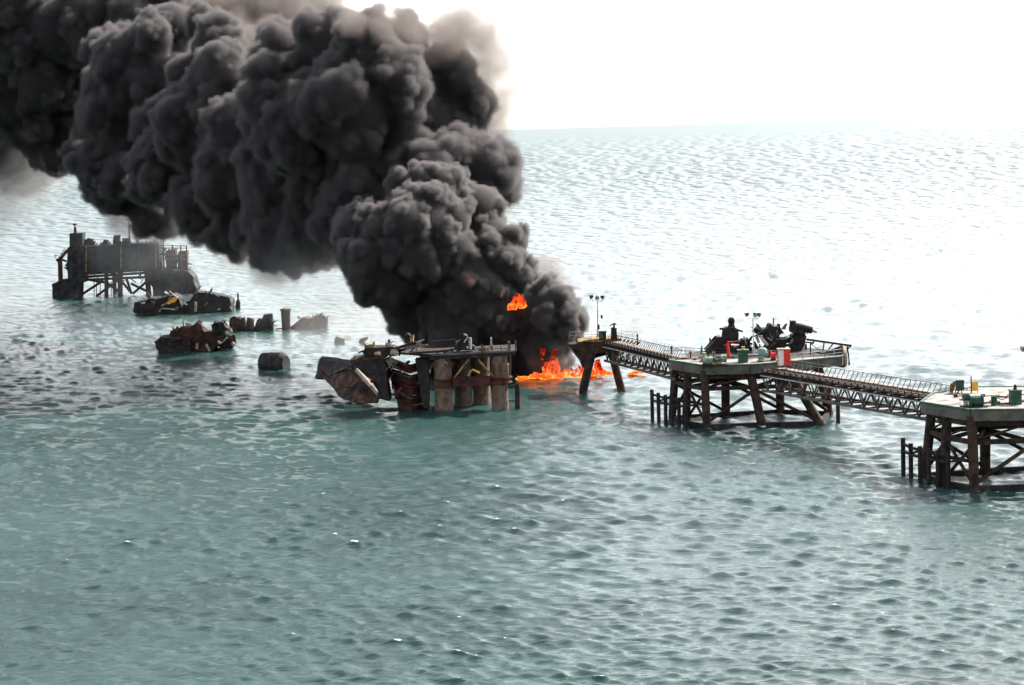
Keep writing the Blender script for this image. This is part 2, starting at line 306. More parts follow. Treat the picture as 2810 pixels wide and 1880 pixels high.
beam('bracket', k4(866, 728), k4(1120, 715), .3, .35, STEEL, tw); beam('bracket', k4(872, 735), k4(1020, 920), .3, .3, FASCIA, tw); beam('bracket', k4(950, 735), k4(1040, 860), .2, .2, STEEL, tw)
M().slab([k4(*a) for a in ((985, 880), (1140, 900), (1130, 985), (1040, 1000))], 4, 1, .1).build('gusset', STEEL, tw)
def rail(parent, q, pts, hts, base, mt=GALV, rad=.035):
    for a, b in zip(pts, pts[1:]):
        for h in hts: tube('handrail', q(a[0], a[1]-h), q(b[0], b[1]-h), rad, mt, parent, n=6)
    for a in pts: tube('handrail_post', q(a[0], a[1]), q(a[0], a[1]-max(hts)), rad, mt, parent, n=6)
kb = crop(1360, 780, 4.356, 406)
rail(tw, kb, [(880, 660), (960, 655), (1050, 650), (1150, 645), (1215, 640)], (86, 45), 0)
rail(tw, kb, [(1430, 640), (1500, 650), (1570, 660), (1640, 668), (1692, 676)], (100, 62), 0)
beam('gate_post', k4(1697, 735), k4(1694, 595), .3, .3, STEEL, tw)
for i in range(6): beam('deck_cleat', k4(1460+i*44, 700+i*7), k4(1505+i*44, 655+i*7), .28, .3, YSTEEL, tw)
pn_ = thing('control_cabinet', 'small dark control cabinet at the foot of the trestle floodlight mast', 'cabinet', k4(1275, 660))
M().box(k4(1278, 608), (1.35, 1.0, 1.5)).build('cabinet', SOOT, pn_); M().box(k4(1278, 570), (1.6, 1.2, .12)).build('lid', STEEL, pn_); box('door', k4(1262, 610, -.55), (.7, .08, 1.1), FASCIA, pn_)
dv = thing('davit', 'dark davit with a tilted arm on the trestle top', 'davit', k4(1413, 690))
tube('post', k4(1413, 690), k4(1416, 480), .2, SOOT, dv); beam('arm', k4(1364, 497), k4(1430, 462), .2, .2, SOOT, dv); beam('arm', k4(1420, 466), k4(1446, 490), .18, .18, SOOT, dv)
M().lump(k4(1412, 610), (1.0, 1.0, 2.6), 3, .12, cuts=2).build('winch', SOOT, dv)

def flood_mast(label, q, base, top, bar, lamps, sc, group='floodlight masts'):
    b = q(*base); r = thing('floodlight_mast', label, 'floodlight mast', b, group); t = q(*top)
    tube('pole', b, t, .13*sc, GALV, r, .09*sc); tube('pole_base', b, b+(t-b)*.12, .24*sc, GALV, r)
    tube('crossbar', q(top[0]-bar, top[1]), q(top[0]+bar, top[1]), .07*sc, GALV, r)
    for u, v, yaw in lamps:
        c = q(u, v); d = Vector((math.sin(yaw), -math.cos(yaw)*.6, -.35)).normalized()
        tube('lamp_bracket', q(u+(top[0]-u)*.25, top[1]), c, .035*sc, GALV, r, n=6)
        h = M().tube(c-d*.36*sc, c+d*.30*sc, .20*sc, .44*sc, 12).build('lamp', LENS, r, True)
        M().tube(c+d*.301*sc, c+d*.34*sc, .40*sc, .40*sc, 12).build('lens', GALV, h, True)
    return r
kl = crop(1360, 780, 4.356, 404)
fm = flood_mast('floodlight mast with three lamps on the trestle beside the fire', kl, (1222, 640), (1218, 200), 62, ((1145, 150, -1.5), (1212, 155, 0), (1278, 155, 1.0)), 1.05)
tube('arm', kl(1222, 380), kl(1268, 382), .04, GALV, fm, n=6); box('junction_box', kl(1268, 390), (.35, .3, .7), SOOT, fm); box('ballast_box', kl(1230, 512), (.4, .35, .9), SOOT, fm)
km = crop(1780, 840, 6.894, 357)
flood_mast('floodlight mast rising from the pale deck in front of burnt machinery', km, (1990, 890), (1972, 240), 100, ((1860, 158, -1.4), (2010, 158, .2), (2085, 160, .9)), .95)
flood_mast('floodlight mast of which one lamp shows at the picture edge', crop(2560, 880, 8.712, 292), (2340, 1860), (2345, 700), 150, ((2170, 665, -1.2), (2345, 640, 0), (2480, 650, 1.)), 1.0)

# ------------------------------------------------------------------ deck gear on the middle platform
def lay(c, r, l, m, parent, name='drum', axis=(1, 0, 0), n=16):
    d = Vector(axis).normalized()*l/2; return M().tube(Vector(c)-d, Vector(c)+d, r, None, n).build(name, m, parent, True)
Z = ZM
def Pz(x, y, z=None): return on_z(x, y, ZM if z is None else z)
def gear(name, label, cat, x, y, z=None): b = Pz(x, y, z); return thing(name, label, cat, b), b
def V(*a): return Vector(a)
t, b = gear('pump_set', 'pale green pump and motor set on the corner of the pale deck', 'pump', 1957, 1003)
box('skid', b+V(0, 0, .1), (4.6, 1.5, .2), SOOT, t); lay(b+V(-.9, 0, .85), .62, 1.7, PALEGREEN, t, 'pump_casing'); lay(b+V(.75, 0, .7), .42, 1.3, GREEN, t, 'gearbox')
lay(b+V(1.75, .1, 1.1), .62, .9, PALEGREEN, t, 'motor'); M().tube(b+V(-1.4, 0, 1.0), b+V(-1.5, 0, 2.1), .3, .24).build('riser', PALEGREEN, t, True); lay(b+V(-1.5, 0, 2.1), .36, .18, PALEGREEN, t, 'flange', (0, 0, 1))
tube('suction_pipe', b+V(-2.2, -.2, .6), b+V(-1.3, 0, 1.5), .2, YSTEEL, t); tube('discharge_pipe', b+V(.2, -.3, .3), b+V(1.3, -.9, .6), .14, YSTEEL, t); box('coupling_guard', b+V(.1, 0, .9), (.5, .9, .8), GREEN, t)
t, b = gear('deck_tank', 'square dark green tank with a yellow valve on the pale deck', 'tank', 2039, 994)
box('tank_shell', b+V(0, 0, 1.0), (1.5, 1.4, 2.0), GREEN, t); box('rim', b+V(0, 0, 2.05), (1.95, 1.8, .12), GREEN, t); tube('neck', b+V(.05, 0, 2.1), b+V(.05, 0, 2.5), .25, YELLOW, t); lay(b+V(.05, 0, 2.55), .3, .16, PALE, t, 'valve_wheel', (0, 0, 1))
for s in (-1, 1): box('foot', b+V(.5*s, 0, -.02), (.3, 1.3, .12), SOOT, t)
t, b = gear('fire_monitor', 'red fire monitor with a level arm in front of the burnt pedestal', 'fire monitor', 2000, 982)
tube('post', b, b+V(-.15, 0, 2.2), .3, RED, t, .22); tube('riser', b+V(-.15, 0, 2.2), b+V(.05, 0, 2.75), .2, RED, t); tube('nozzle', b+V(-.2, 0, 2.65), b+V(1.7, -.1, 2.8), .11, RED, t, .07); lay(b+V(0, 0, .1), .5, .15, RED, t, 'base_flange', (0, 0, 1)); tube('handle', b+V(-.2, 0, 2.4), b+V(-.8, .2, 2.1), .05, RED, t)
t, b = gear('vertical_pump', 'teal vertical pump motor left of the red container', 'pump', 2090, 992)
lay(b+V(0, 0, .6), .55, 1.1, TEAL, t, 'pump_bowl', (0, 0, 1)); lay(b+V(.15, 0, 1.55), .72, .9, TEAL, t, 'motor', (0, 0, 1)); M().lathe(b+V(.15, 0, 2.0), [(.72, 0), (.6, .2), (.3, .3)]).build('motor_cap', PALEGREEN, t, True); tube('outlet', b+V(-.2, 0, 1.5), b+V(-1.0, -.2, 1.6), .2, TEAL, t); lay(b+V(0, 0, .05), .8, .1, SOOT, t, 'base_plate', (0, 0, 1)); box('terminal_box', b+V(.85, -.2, 1.2), (.4, .5, .6), PALEGREEN, t)
t, b = gear('red_container', 'tall red container with one faded white side at the bridge end', 'container', 2150, 1004)
M().box(b+V(.52, 0, 1.32), (1.02, 1.5, 2.64)).build('red_panel', RED, t); M().box(b+V(-.45, .05, 1.32), (.92, 1.4, 2.6)).build('white_panel', PINK, t); box('lid', b+V(.05, 0, 2.75), (2.1, 1.6, .2), PALE, t); box('post', b+V(-.98, -.6, 1.35), (.12, .2, 2.7), PALE, t); box('sill', b+V(.1, 0, .05), (2.2, 1.6, .1), SOOT, t)
t, b = gear('hose_drum', 'small red hose drum just left of the red container', 'hose drum', 2122, 989)
lay(b+V(0, 0, .75), .55, .5, RED, t, 'drum'); lay(b+V(-.3, 0, .75), .7, .08, RED, t, 'flange'); lay(b+V(.3, 0, .75), .7, .08, RED, t, 'flange'); box('stand', b+V(0, 0, .1), (.9, .8, .2), SOOT, t)
t, b = gear('bollard', 'small pale mooring bollard on the deck edge near the green pump', 'bollard', 1932, 1003)
M().lathe(b, [(.4, 0), (.25, .15), (.22, .5), (.38, .6), (.3, .72)], 12).build('bollard_post', PALE, t, True)
for i, (poly, mt_) in enumerate(((((-3.2, 9.5), (6, 8.6), (10.5, 9.4), (14, 6.5), (23, 8.5), (24.2, 13.8), (19.6, 20.4), (5, 23.3), (-1.6, 17.4)), SOOT), (((9.5, 2.2), (15, 3.6), (14, 6), (9, 5.5)), FASCIA))):
    M().prism([(OM[0]+x, OM[1]+y) for x, y in poly], ZM+.004, ZM+.03).build('scorched_plate', mt_, mid)
t = thing('pipe_manifold', 'low tangle of dark pipes and valves across the middle of the pale deck', 'pipework', pm(5, 8, ZM))
pr = random.Random(3)
for i in range(13):
    x = pr.uniform(-2, 12); y = pr.uniform(7, 10.5); a = pm(x, y, ZM+pr.uniform(.2, .5)); tube('pipe', a, a+V(pr.uniform(1, 3.5), pr.uniform(-.6, .6), 0), pr.uniform(.08, .2), pr.choice((SOOT, STEEL, PIPE, GALV, RUST)), t, n=8)
    if i % 2 == 0: tube('riser', a, a+V(0, 0, pr.uniform(.5, 1.3)), .12, pr.choice((SOOT, RUST, PALEGREEN)), t, n=8); lay(a+V(0, 0, pr.uniform(.6, 1.2)), .25, .12, pr.choice((SOOT, RED, GALV)), t, 'valve_wheel', (pr.uniform(-1, 1), 1, 0))
for i in range(6): box('pipe_foot', pm(-1+i*2.2, 8.5+pr.uniform(-1, 1), ZM+.12), (.5, .4, .25), SOOT, t)
t = thing('deck_railing', 'thin railing along the back of the pale deck', 'railing', pm(-4, 14, ZM))
kr = crop(1780, 840, 6.894, 362)
rail(t, kr, [(430, 900), (690, 900), (985, 915), (1200, 910), (1440, 915), (1620, 920)], (110, 55), 0, STEEL, .045)
for u in (430, 1005): beam('post', kr(u, 905), kr(u, 750), .22, .22, STEEL if u < 900 else RUST, t)

# ------------------------------------------------------------------ burnt gear at the back of the middle platform
k1 = crop(1780, 840, 6.894, 368)
t = thing('burnt_pedestal', 'burnt black pedestal with two stub arms and a round top', 'burnt machinery', k1(1500, 860))
M().slab([k1(*a) for a in ((1080, 850), (1300, 640), (1300, 595), (1400, 600), (1400, 660), (1560, 680), (1560, 860))], 4, 2, .12, seed=2).build('collapsed_housing', SOOT, t)
M().slab([k1(*a) for a in ((1400, 660), (1415, 440), (1480, 405), (1620, 400), (1700, 450), (1690, 690), (1560, 720))], 2.4, 2, .1, seed=3).build('pedestal', SOOT, t)
beam('stub_arm', k1(1340, 428, .8), k1(1500, 440, .8), .4, .36, SOOT, t); beam('stub_arm', k1(1640, 440, .8), k1(1780, 482, .8), .35, .32, SOOT, t)
M().lathe(k1(1568, 420, 1), [(.62, 0), (.62, .5), (.5, .7), (.55, .9), (.62, 1.3), (.5, 1.75), (.2, 1.95)], 14).build('cap', SOOT, t, True)
beam('rail_bar', k1(1540, 690), k1(1960, 715), .5, .35, SOOT, t); M().slab([k1(*a) for a in ((1180, 760), (1960, 770), (1960, 900), (1150, 890))], 3, 2, .15, seed=5).build('buckled_plate', SOOT, t)
k2 = crop(2060, 860, 6.894, 366)
t = thing('burnt_machinery_block', 'jagged burnt black machinery block behind the floodlight mast', 'burnt machinery', k2(380, 700))
M().slab([k2(*a) for a in ((90, 380), (120, 290), (150, 270), (190, 295), (330, 290), (350, 215), (380, 195), (420, 240), (530, 255), (550, 215), (580, 300), (640, 370), (560, 400), (500, 480), (420, 560), (330, 640), (250, 560), (160, 420))], 3, 2, .14, seed=7).build('machinery_block', SOOT, t)
M().slab([k2(*a) for a in ((-180, 720), (-205, 545), (-150, 490), (-20, 500), (0, 640), (-30, 720))], 2.5, 2, .12, seed=8).build('burnt_locker', SOOT, t)
M().slab([k2(*a) for a in ((240, 700), (330, 560), (480, 500), (700, 480), (740, 560), (600, 590), (640, 700))], 2.5, 2, .14, seed=9).build('machinery_base', SOOT, t)
beam('fallen_plate', k2(180, 440, -2), k2(320, 600, -2), .5, .5, GALV, t); beam('fallen_plate', k2(60, 430, -2), k2(230, 430, -2), .3, .25, PALE, t); beam('fallen_plate', k2(110, 450, -2), k2(160, 560, -2), .25, .5, PALE, t)
tube('bent_pipe', k2(160, 290), k2(140, 250), .1, SOOT, t); tube('bent_pipe', k2(360, 230), k2(390, 185), .12, SOOT, t); tube('bent_pipe', k2(545, 270), k2(548, 200), .12, SOOT, t)
tube('cross_pipe', k2(470, 470, 1), k2(760, 490, 1), .3, SOOT, t); tube('cross_pipe', k2(540, 620), k2(740, 600), .25, SOOT, t)
t = thing('burnt_crane', 'burnt crane pedestal with a tilted barrel lying on top', 'burnt machinery', k2(900, 760))
M().slab([k2(*a) for a in ((760, 750), (750, 560), (775, 420), (850, 370), (1000, 360), (1060, 440), (1020, 600), (960, 750))], 2.6, 2, .12, seed=11).build('pedestal', SOOT, t)
M().tube(k2(790, 235), k2(1160, 320), .78, .62, 14).build('barrel', SOOT, t, True); tube('muzzle', k2(1140, 310), k2(1252, 352), .34, GALV, t, .22); M().lump(k2(790, 240), (1.0, 1.6, 1.7), 4, .16, cuts=3).build('breech', SOOT, t)
tube('lever', k2(800, 200), k2(800, 145), .13, SOOT, t); M().lump(k2(930, 350), (1.6, 1.4, .7), 6, .14, cuts=3).build('mount', SOOT, t)
for u in (860, 960, 1060): tube('stay', k2(u, 400), k2(u+30, 320), .09, SOOT, t)
k3 = crop(2060, 860, 6.894, 360)
t = thing('roof_frame', 'bare burnt roof frame on thin posts beside the crane pedestal', 'frame', k3(1400, 900))
beam('roof_beam', k3(1050, 490), k3(1910, 610), .25, .3, SOOT, t); beam('roof_beam', k3(1060, 500, 3), k3(1900, 618, 3), .2, .25, SOOT, t); beam('roof_beam', k3(1040, 545, -.4), k3(1200, 560, -.4), .2, .25, SOOT, t)
for a, c in (((1130, 560), (1130, 800)), ((1390, 545), (1360, 740)), ((1815, 640), (1815, 760)), ((1830, 620), (1870, 980)), ((1210, 520), (1150, 590)), ((1560, 570), (1470, 690)), ((1720, 600), (1640, 700)), ((1900, 615), (1810, 690))): beam('frame_post', k3(*a), k3(*c), .2, .2, SOOT, t)
tube('frame_tie', k3(1150, 590), k3(1340, 720), .06, STEEL, t); tube('frame_tie', k3(1050, 560), k3(930, 800), .09, PALE, t); tube('frame_tie', k3(1860, 760), k3(1850, 980), .08, PALE, t)
t = thing('storage_tank', 'dark lying tank with its sunlit end coloured pale under the roof frame', 'tank', k3(1600, 920))
a, c = k3(1390, 850), k3(1740, 815); M().tube(a, c, 1.0, 1.95, 20).build('tank_shell', SOOT, t, True); M().tube(c, k3(1800, 812), 1.95, 1.7, 20).build('tank_end', PALE, t, True)  # sunlight on the tank's right end is put into its paler material
for u in (1480, 1680): box('saddle', k3(u, 930), (.5, 2.2, 1.2), SOOT, t)
t = thing('debris_heap', 'low heap of black debris left of the pale ended tank', 'debris', k3(1260, 820)); M().slab([k3(*a) for a in ((1130, 810), (1200, 770), (1290, 780), (1340, 740), (1430, 770), (1440, 850), (1150, 840))], 2, 2, .14, seed=12).build('debris', SOOT, t)

t = thing('edge_railing', 'thin grey railing along the bridge side of the pale deck behind the red container', 'railing', pm(14, 3, ZM))
for a, c in (((12.5, 3.0), (16.5, 4.2)), ((16.5, 4.2), (20.5, 6.0)), ((20.5, 6.0), (24, 8.5))):
    for h in (.6, 1.15): tube('handrail', pm(*a, ZM+h), pm(*c, ZM+h), .045, GALV, t, n=6)
    for k in (0, .5, 1): tube('handrail_post', pm(a[0]+(c[0]-a[0])*k, a[1]+(c[1]-a[1])*k, ZM), pm(a[0]+(c[0]-a[0])*k, a[1]+(c[1]-a[1])*k, ZM+1.15), .05, GALV, t, n=6)

# ------------------------------------------------------------------ deck gear on the near platform
def gearn(name, label, cat, x, y): b = on_z(x, y, ZN); return thing(name, label, cat, b), b
t, b = gearn('winch', 'dark green winch on a skid on the nearer deck corner', 'winch', 2672, 1117)
box('skid', b+V(0, 0, .12), (3.4, 1.8, .2), SOOT, t); lay(b+V(.35, 0, .85), .66, 1.5, GREEN, t, 'drum'); lay(b+V(-.5, 0, .85), .85, .12, GREEN, t, 'flange'); lay(b+V(1.15, 0, .85), .85, .12, GREEN, t, 'flange'); lay(b+V(-1.05, .1, 1.4), .55, .8, GREEN, t, 'motor'); box('frame', b+V(.3, 0, 1.5), (2.0, .3, .12), PALEGREEN, t); lay(b+V(-1.05, .1, .6), .3, .8, TEAL, t, 'gearbox', (0, 0, 1))
t, b = gearn('green_drum', 'small upright green drum next to the winch', 'drum', 2728, 1113); lay(b+V(0, 0, .62), .42, 1.24, GREEN, t, 'drum', (0, 0, 1)); lay(b+V(0, 0, 1.27), .36, .1, GREEN, t, 'lid', (0, 0, 1)); lay(b+V(-.5, 0, .5), .25, .2, PALE, t, 'valve')
t, b = gearn('green_pedestal', 'square green pedestal tank with a rusty knob on top', 'tank', 2786, 1109)
box('tank_shell', b+V(0, 0, .95), (1.45, 1.4, 1.85), GREEN, t); box('rim', b+V(0, 0, 1.93), (1.65, 1.6, .12), GREEN, t); tube('neck', b+V(0, 0, 2.0), b+V(0, 0, 2.3), .3, RUST, t, .2); M().lathe(b+V(0, 0, 2.3), [(.12, 0), (.2, .12), (.2, .25), (.1, .38)], 12).build('knob', RUST, t, True)
t = thing('yellow_board', 'yellow board on a tall post by the bridge handrail', 'sign board', on_z(2666, 1086, ZN)); kq = crop(2480, 1020, 7.103, 300)
tube('post', kq(1318, 470), kq(1312, 92), .09, RUST, t); M().slab([kq(*a) for a in ((1318, 190), (1452, 195), (1445, 385), (1322, 375))], .12, 0, 0).build('board', YELLOW, t); tube('post', kq(1440, 480), kq(1446, 380), .06, RUST, t)
t = thing('switchboard', 'dark green control panel with a yellow ladder at the bridge end', 'control panel', kq(1090, 430))
box('panel', kq(1095, 262), (1.05, .7, 1.5), GREEN, t); box('panel_hood', kq(1070, 195), (1.5, .8, .14), RUST, t); beam('stand_leg', kq(1060, 350), kq(1060, 440), .12, .12, SOOT, t); beam('stand_leg', kq(1130, 350), kq(1130, 440), .12, .12, SOOT, t)
M().slab([kq(*a) for a in ((905, 330), (925, 235), (1040, 190), (1000, 300), (960, 400), (990, 440), (930, 445))], .5, 0, 0).build('ladder_guard', YSTEEL, t)
for a, c in (((1000, 440), (1130, 330)), ((1000, 380), (1100, 300))): beam('stair_string', kq(*a), kq(*c), .12, .12, GREEN, t)
t = thing('hose', 'dark hose draped between the green drum and the pedestal', 'hose', on_z(2745, 1092, ZN)); mm = M(); pts = [on_z(2735, 1090, ZN+.35), on_z(2745, 1096, ZN+.2), on_z(2755, 1095, ZN+.25), on_z(2764, 1091, ZN+.5), on_z(2772, 1090, ZN+.6)]
for a, c in zip(pts, pts[1:]): mm.tube(a, c, .07, None, 8)
mm.build('hose_line', SOOT, t, True)
pr = random.Random(8); t = thing('deck_hoses', 'thin dark hoses and pipes lying loose on the nearer deck', 'hoses', on_z(2700, 1100, ZN))
for i in range(12):
    x, y = pr.uniform(-3, 12), pr.uniform(2.5, 14); a = pn(x, y, ZN+.1); b_2 = a+V(pr.uniform(1, 3), pr.uniform(-1.5, 1.5), .03); tube('hose', a, b_2, pr.uniform(.06, .14), pr.choice((SOOT, STEEL, RUST, PIPE)), t, n=6)
    if i % 3 == 0: box('fitting', a+V(0, 0, .12), (.5, .4, .4), pr.choice((SOOT, GREEN, RUST)), t)
t = thing('pipe_rack', 'slanted pipe rack running behind the winch on the nearer deck', 'pipe rack', on_z(2700, 1085, ZN)); kk = crop(2480, 1020, 7.103, 303)
for v in (0, 1): tube('pipe', kk(1150, 300+v*110), kk(1960, 425+v*50), .13 if v else .06, GALV, t)
for i in range(8): u = 1180+i*95; beam('rail_stay', kk(u, 300+(u-1150)*.155+105-i*6), kk(u+75, 300+(u+75-1150)*.155), .07, .07, STEEL, t)
# ------------------------------------------------------------------ ruined platform in the middle
kR, kL = crop(1120, 900, 6.532, 380), crop(860, 920, 7.128, 381)
ru = thing('ruined_platform', 'collapsed rusty platform on four stained round columns in the middle of the picture', 'oil platform', on_z(1300, 1126))
def S_(k, pts, depth, cuts=2, jag=.12, seed=1, sc=.9): return M().slab([k(*a) for a in pts], depth, cuts, jag, sc, seed)
def col(u, v, dy, r, vt):
    a = kR(u, v, dy); a.z = -2; b = kR(u, vt, dy); return M().lathe((a.x, a.y, 0), [(r, -2), (r, .8), (r*.97, 1), (r*.97, b.z)], 22).build('column', WCOL, ru, True)
col(645, 1480, 1.5, 1.66, 540); col(1655, 1440, 1.5, 1.52, 480); col(1000, 1430, 8, 1.66, 540); col(1330, 1420, 9, 1.62, 520)
for u, dy, r, v0, v1 in ((645, 1.5, 2.05, 900, 1060), (1655, 1.5, 2.15, 870, 990)):
    a, b = kR(u, v1, dy), kR(u, v0, dy); b = V(a.x, a.y, b.z); M().lathe(a, [(r*.9, 0), (r, .1), (r, .28), (r*.84, .35), (r*.84, b.z-a.z-.35), (r, b.z-a.z-.25), (r, b.z-a.z)], 20).build('collar', RUST, ru, True)
a = kR(1655, 640, 1.5); M().lathe((a.x, a.y, a.z-2.25), [(1.62, 0), (1.68, .2), (1.68, 2.2), (1.5, 2.3)], 20).build('upper_drum', WCOL, ru, True)
M().beam(kR(800, 960, .6), kR(1480, 950, .6), .6, 1.75).build('ring_beam', REDRUST, ru); M().beam(kR(820, 960, 7), kR(1480, 950, 8), .5, 1.6).build('ring_beam', SOOT, ru)
S_(kR, [(-120, 450), (400, 478), (1900, 405), (1945, 415), (1945, 440), (400, 512), (-120, 480)], 11, 1, .05).build('deck_slab', SOOT, ru)
M().beam(kR(405, 486, -.1), kR(1900, 412, -.1), .3, .34).build('deck_edge', PIPE, ru); M().beam(kR(20, 452, -.6), kR(810, 392, .8), 1.6, .4).build('buckled_plate', RUSTY, ru)
S_(kR, [(380, 520), (1930, 440), (1930, 480), (820, 560), (380, 580)], 9, 0).build('deck_girder', SOOT, ru)
S_(kR, [(380, 560), (880, 560), (860, 900), (400, 980)], 5, 2, .1, 4).build('charred_bulkhead', SOOT, ru).location = (0, 4, 0)
S_(kR, [(820, 550), (1480, 500), (1500, 900), (830, 900)], .5, 2, .1, 6).build('charred_bulkhead', SOOT, ru).location = (0, 11.5, 0)
for a, b, m in (((1085, 570), (830, 890), YSTEEL), ((1255, 565), (1525, 870), YSTEEL), ((1150, 745), (1285, 805), YELLOW), ((1135, 750), (1080, 860), PALE), ((1830, 470), (1825, 850), RUST), ((1450, 520), (1430, 740), PALE), ((660, 600), (710, 665), PALE)): tube('yellow_brace' if m in (YSTEEL, YELLOW) else 'stay', kR(*a), kR(*b), .19, m, ru)
for u, v0, v1, m in ((1925, 420, 235, FASCIA), (1488, 390, 172, GALV), (1800, 405, 240, FASCIA)): beam('deck_post', kR(u, v0, 1), kR(u, v1, 1), .3, .3, m, ru)
S_(kR, [(1785, 245), (1835, 250), (1835, 405), (1785, 405)], .2, 1, .03).build('post_plate', FASCIA, ru)
tube('post_foot', kR(1500, 400, 1), kR(1500, 310, 1), .32, YSTEEL, ru)
beam('handrail', kR(430, 238, 6), kR(860, 202, 6), .08, .08, PIPE, ru); beam('handrail', kR(1190, 375, 1), kR(1790, 368, 1), .14, .14, PIPE, ru)
pu = thing('burnt_pump', 'burnt pump with a pale stub pipe on the ruined deck', 'burnt machinery', kR(960, 400, 2))
S_(lambda u, v: kR(u, v, 1), [(820, 400), (850, 260), (960, 210), (1000, 120), (1060, 140), (1090, 300), (1190, 330), (1190, 395)], 2.4, 2, .12, 7).build('pump_body', SOOT, pu)
tube('stub_pipe', kR(1118, 380, .5), kR(1118, 172, .5), .22, GALV, pu); tube('bent_pipe', kR(1000, 260, .6), kR(1075, 165, .6), .12, GALV, pu); tube('bent_pipe', kR(860, 300, .6), kR(890, 250, .6), .14, PIPE, pu); lay(kR(1065, 355, .4), .22, .3, GALV, pu, 'valve')
dp = thing('dolphin_pile', 'short dark mooring pile with a strut to the ruined platform', 'pile', kR(1960, 1400))
a = kR(1960, 1400, 1); a.z = -2; tube('pile', a, kR(1960, 1020, 1), .48, STEEL, dp, n=14); beam('strut', kR(1790, 1068, 1), kR(1990, 1000, 1), .3, .35, RUST, dp); beam('strut', kR(1800, 1300, 1), kR(1930, 1310, 1), .2, .2, SOOT, dp)
# terraced red plates on the left end
ys = [(440, 600), (660, 830), (860, 1060), (1090, 1250), (1290, 1560)]
for i, (v0, v1) in enumerate(ys):
    u0, uc, u1 = 1390+i*62, 1880+i*12, 2240
    pts = [kL(u0, v0, 5), kL(uc, v0+170-i*10, 0), kL(u1, v0+70, 4), kL(u1, v1+60, 4), kL(uc, v1+150-i*10, .3), kL(u0+25, v1, 5)]
    M().slab(pts, 3.2, 2, .10, .9, 20+i).build('terrace_plate', REDRUST if i != 1 else RUST, ru)
    beam('terrace_lip', kL(u0, v0+6, 4.8), kL(uc, v0+178-i*10, -.3), .22, .24, FASCIA if i % 2 else RUST, ru); beam('terrace_lip', kL(uc, v0+178-i*10, -.3), kL(u1, v0+80, 3.6), .22, .24, RUST, ru)
S_(kL, [(1990, 480), (2260, 470), (2260, 1440), (2140, 1420), (2080, 900)], 4, 2, .12, 31).build('charred_bulkhead', SOOT, ru)
S_(kL, [(1760, 560), (1870, 490), (1900, 530), (1800, 605)], .4, 1, .05, 32).build('orange_plate', RUSTY, ru)
S_(kL, [(1390, 450), (1540, 445), (1640, 560), (1480, 620)], .6, 1, .08, 33).build('bent_plate', PIPE, ru)
S_(kL, [(700, 500), (1000, 425), (1380, 440), (1440, 700), (1420, 1000), (1500, 1300), (1250, 1240), (1300, 1000), (1000, 780), (850, 620)], 6, 2, .15, 34).build('charred_bulkhead', SOOT, ru)
S_(kL, [(740, 480), (1390, 402), (1400, 440), (760, 520)], 7, 1, .06, 35).build('deck_slab', RUST, ru)
# deck house on the left end
S_(kL, [(990, 270), (1010, 258), (1560, 230), (1645, 270), (1640, 400), (1000, 420)], 4.5, 2, .08, 36).build('deck_house', SOOT, ru)
beam('lip', kL(885, 338), kL(1010, 296), .5, .25, SOOT, ru)
for u, v, r in ((1258, 360, .36), (1585, 340, .62)): lay(kL(u, v, -.2), r, 1.0, PALE, ru, 'barrel', (.7, -.6, .1))
beam('fallen_beam', kL(1600, 262), kL(2010, 140), .9, .5, SOOT, ru); beam('fallen_beam', kL(2000, 150), kL(2165, 85), .3, .25, PALE, ru); beam('fallen_beam', kL(1655, 310), kL(2100, 180), .5, .45, PIPE, ru); beam('fallen_beam', kL(1980, 235), kL(2240, 195), .4, .35, YSTEEL, ru); beam('fallen_beam', kL(1650, 300), kL(1810, 290), .5, .5, PALE, ru)
bo = thing('twin_bollard', 'yellow stained twin bollard on the tilted deck house', 'bollard', kL(1100, 260)); tube('bollard_post', kL(1020, 265), kL(1012, 160), .2, YSTEEL, bo, .13); tube('bollard_post', kL(1190, 230), kL(1180, 125), .24, YSTEEL, bo, .2); M().tube(kL(1040, 225), kL(1190, 195), .36, .3, 14).build('roller', YSTEEL, bo, True)
wi = thing('small_winch', 'small rusty winch in the middle of the deck house roof', 'winch', kL(1480, 225)); lay(kL(1480, 185), .38, .9, PALE, wi, 'drum'); tube('post', kL(1480, 160), kL(1480, 85), .22, REDRUST, wi); tube('lever', kL(1500, 145), kL(1580, 122), .08, SOOT, wi); lay(kL(1420, 180), .34, .15, RUST, wi, 'flange')
wj = thing('capstan', 'dark capstan with yellow side at the end of a fallen beam', 'capstan', kL(1890, 130)); M().lathe(kL(1850, 130), [(.5, 0), (.38, .3), (.42, .9), (.6, 1.2), (.4, 1.5), (.15, 1.65)], 14).build('drum', SOOT, wj, True); M().lump(kL(1925, 70, -.3), (.6, .8, 1.1), 5, .1, cuts=2).build('housing', YSTEEL, wj)

# ------------------------------------------------------------------ overturned hull beside it
hu = thing('capsized_hull', 'dark capsized hull section lying in the water with a pale pipe across it', 'wreck', on_z(980, 1085))
kH = crop(860, 920, 7.128, 396)
M().slab([kH(30, 850, 26), kH(60, 720, 28), (kH(125, 458, 30)), kH(740, 545, 22), kH(900, 640, 12), kH(600, 760, 12), kH(300, 860, 20)], 5, 3, .3, .8, 40).build('hull_top', HULL, hu)
M().slab([kH(180, 830, 14), kH(560, 700, 8), kH(840, 620, 3), kH(1000, 820, 0), kH(1330, 1160, -6), kH(1250, 1330, -6), kH(800, 1330, -3), kH(520, 1220, 2), kH(380, 1030, 8)], 6, 3, .28, .8, 41).build('hull_side', RUSTY, hu)
M().beam(kH(110, 840, 19), kH(790, 590, 2), .5, .5).build('hull_edge', SOOT, hu); M().beam(kH(300, 770, 13), kH(830, 560, 1), .35, .3).build('hull_edge', PIPE, hu)
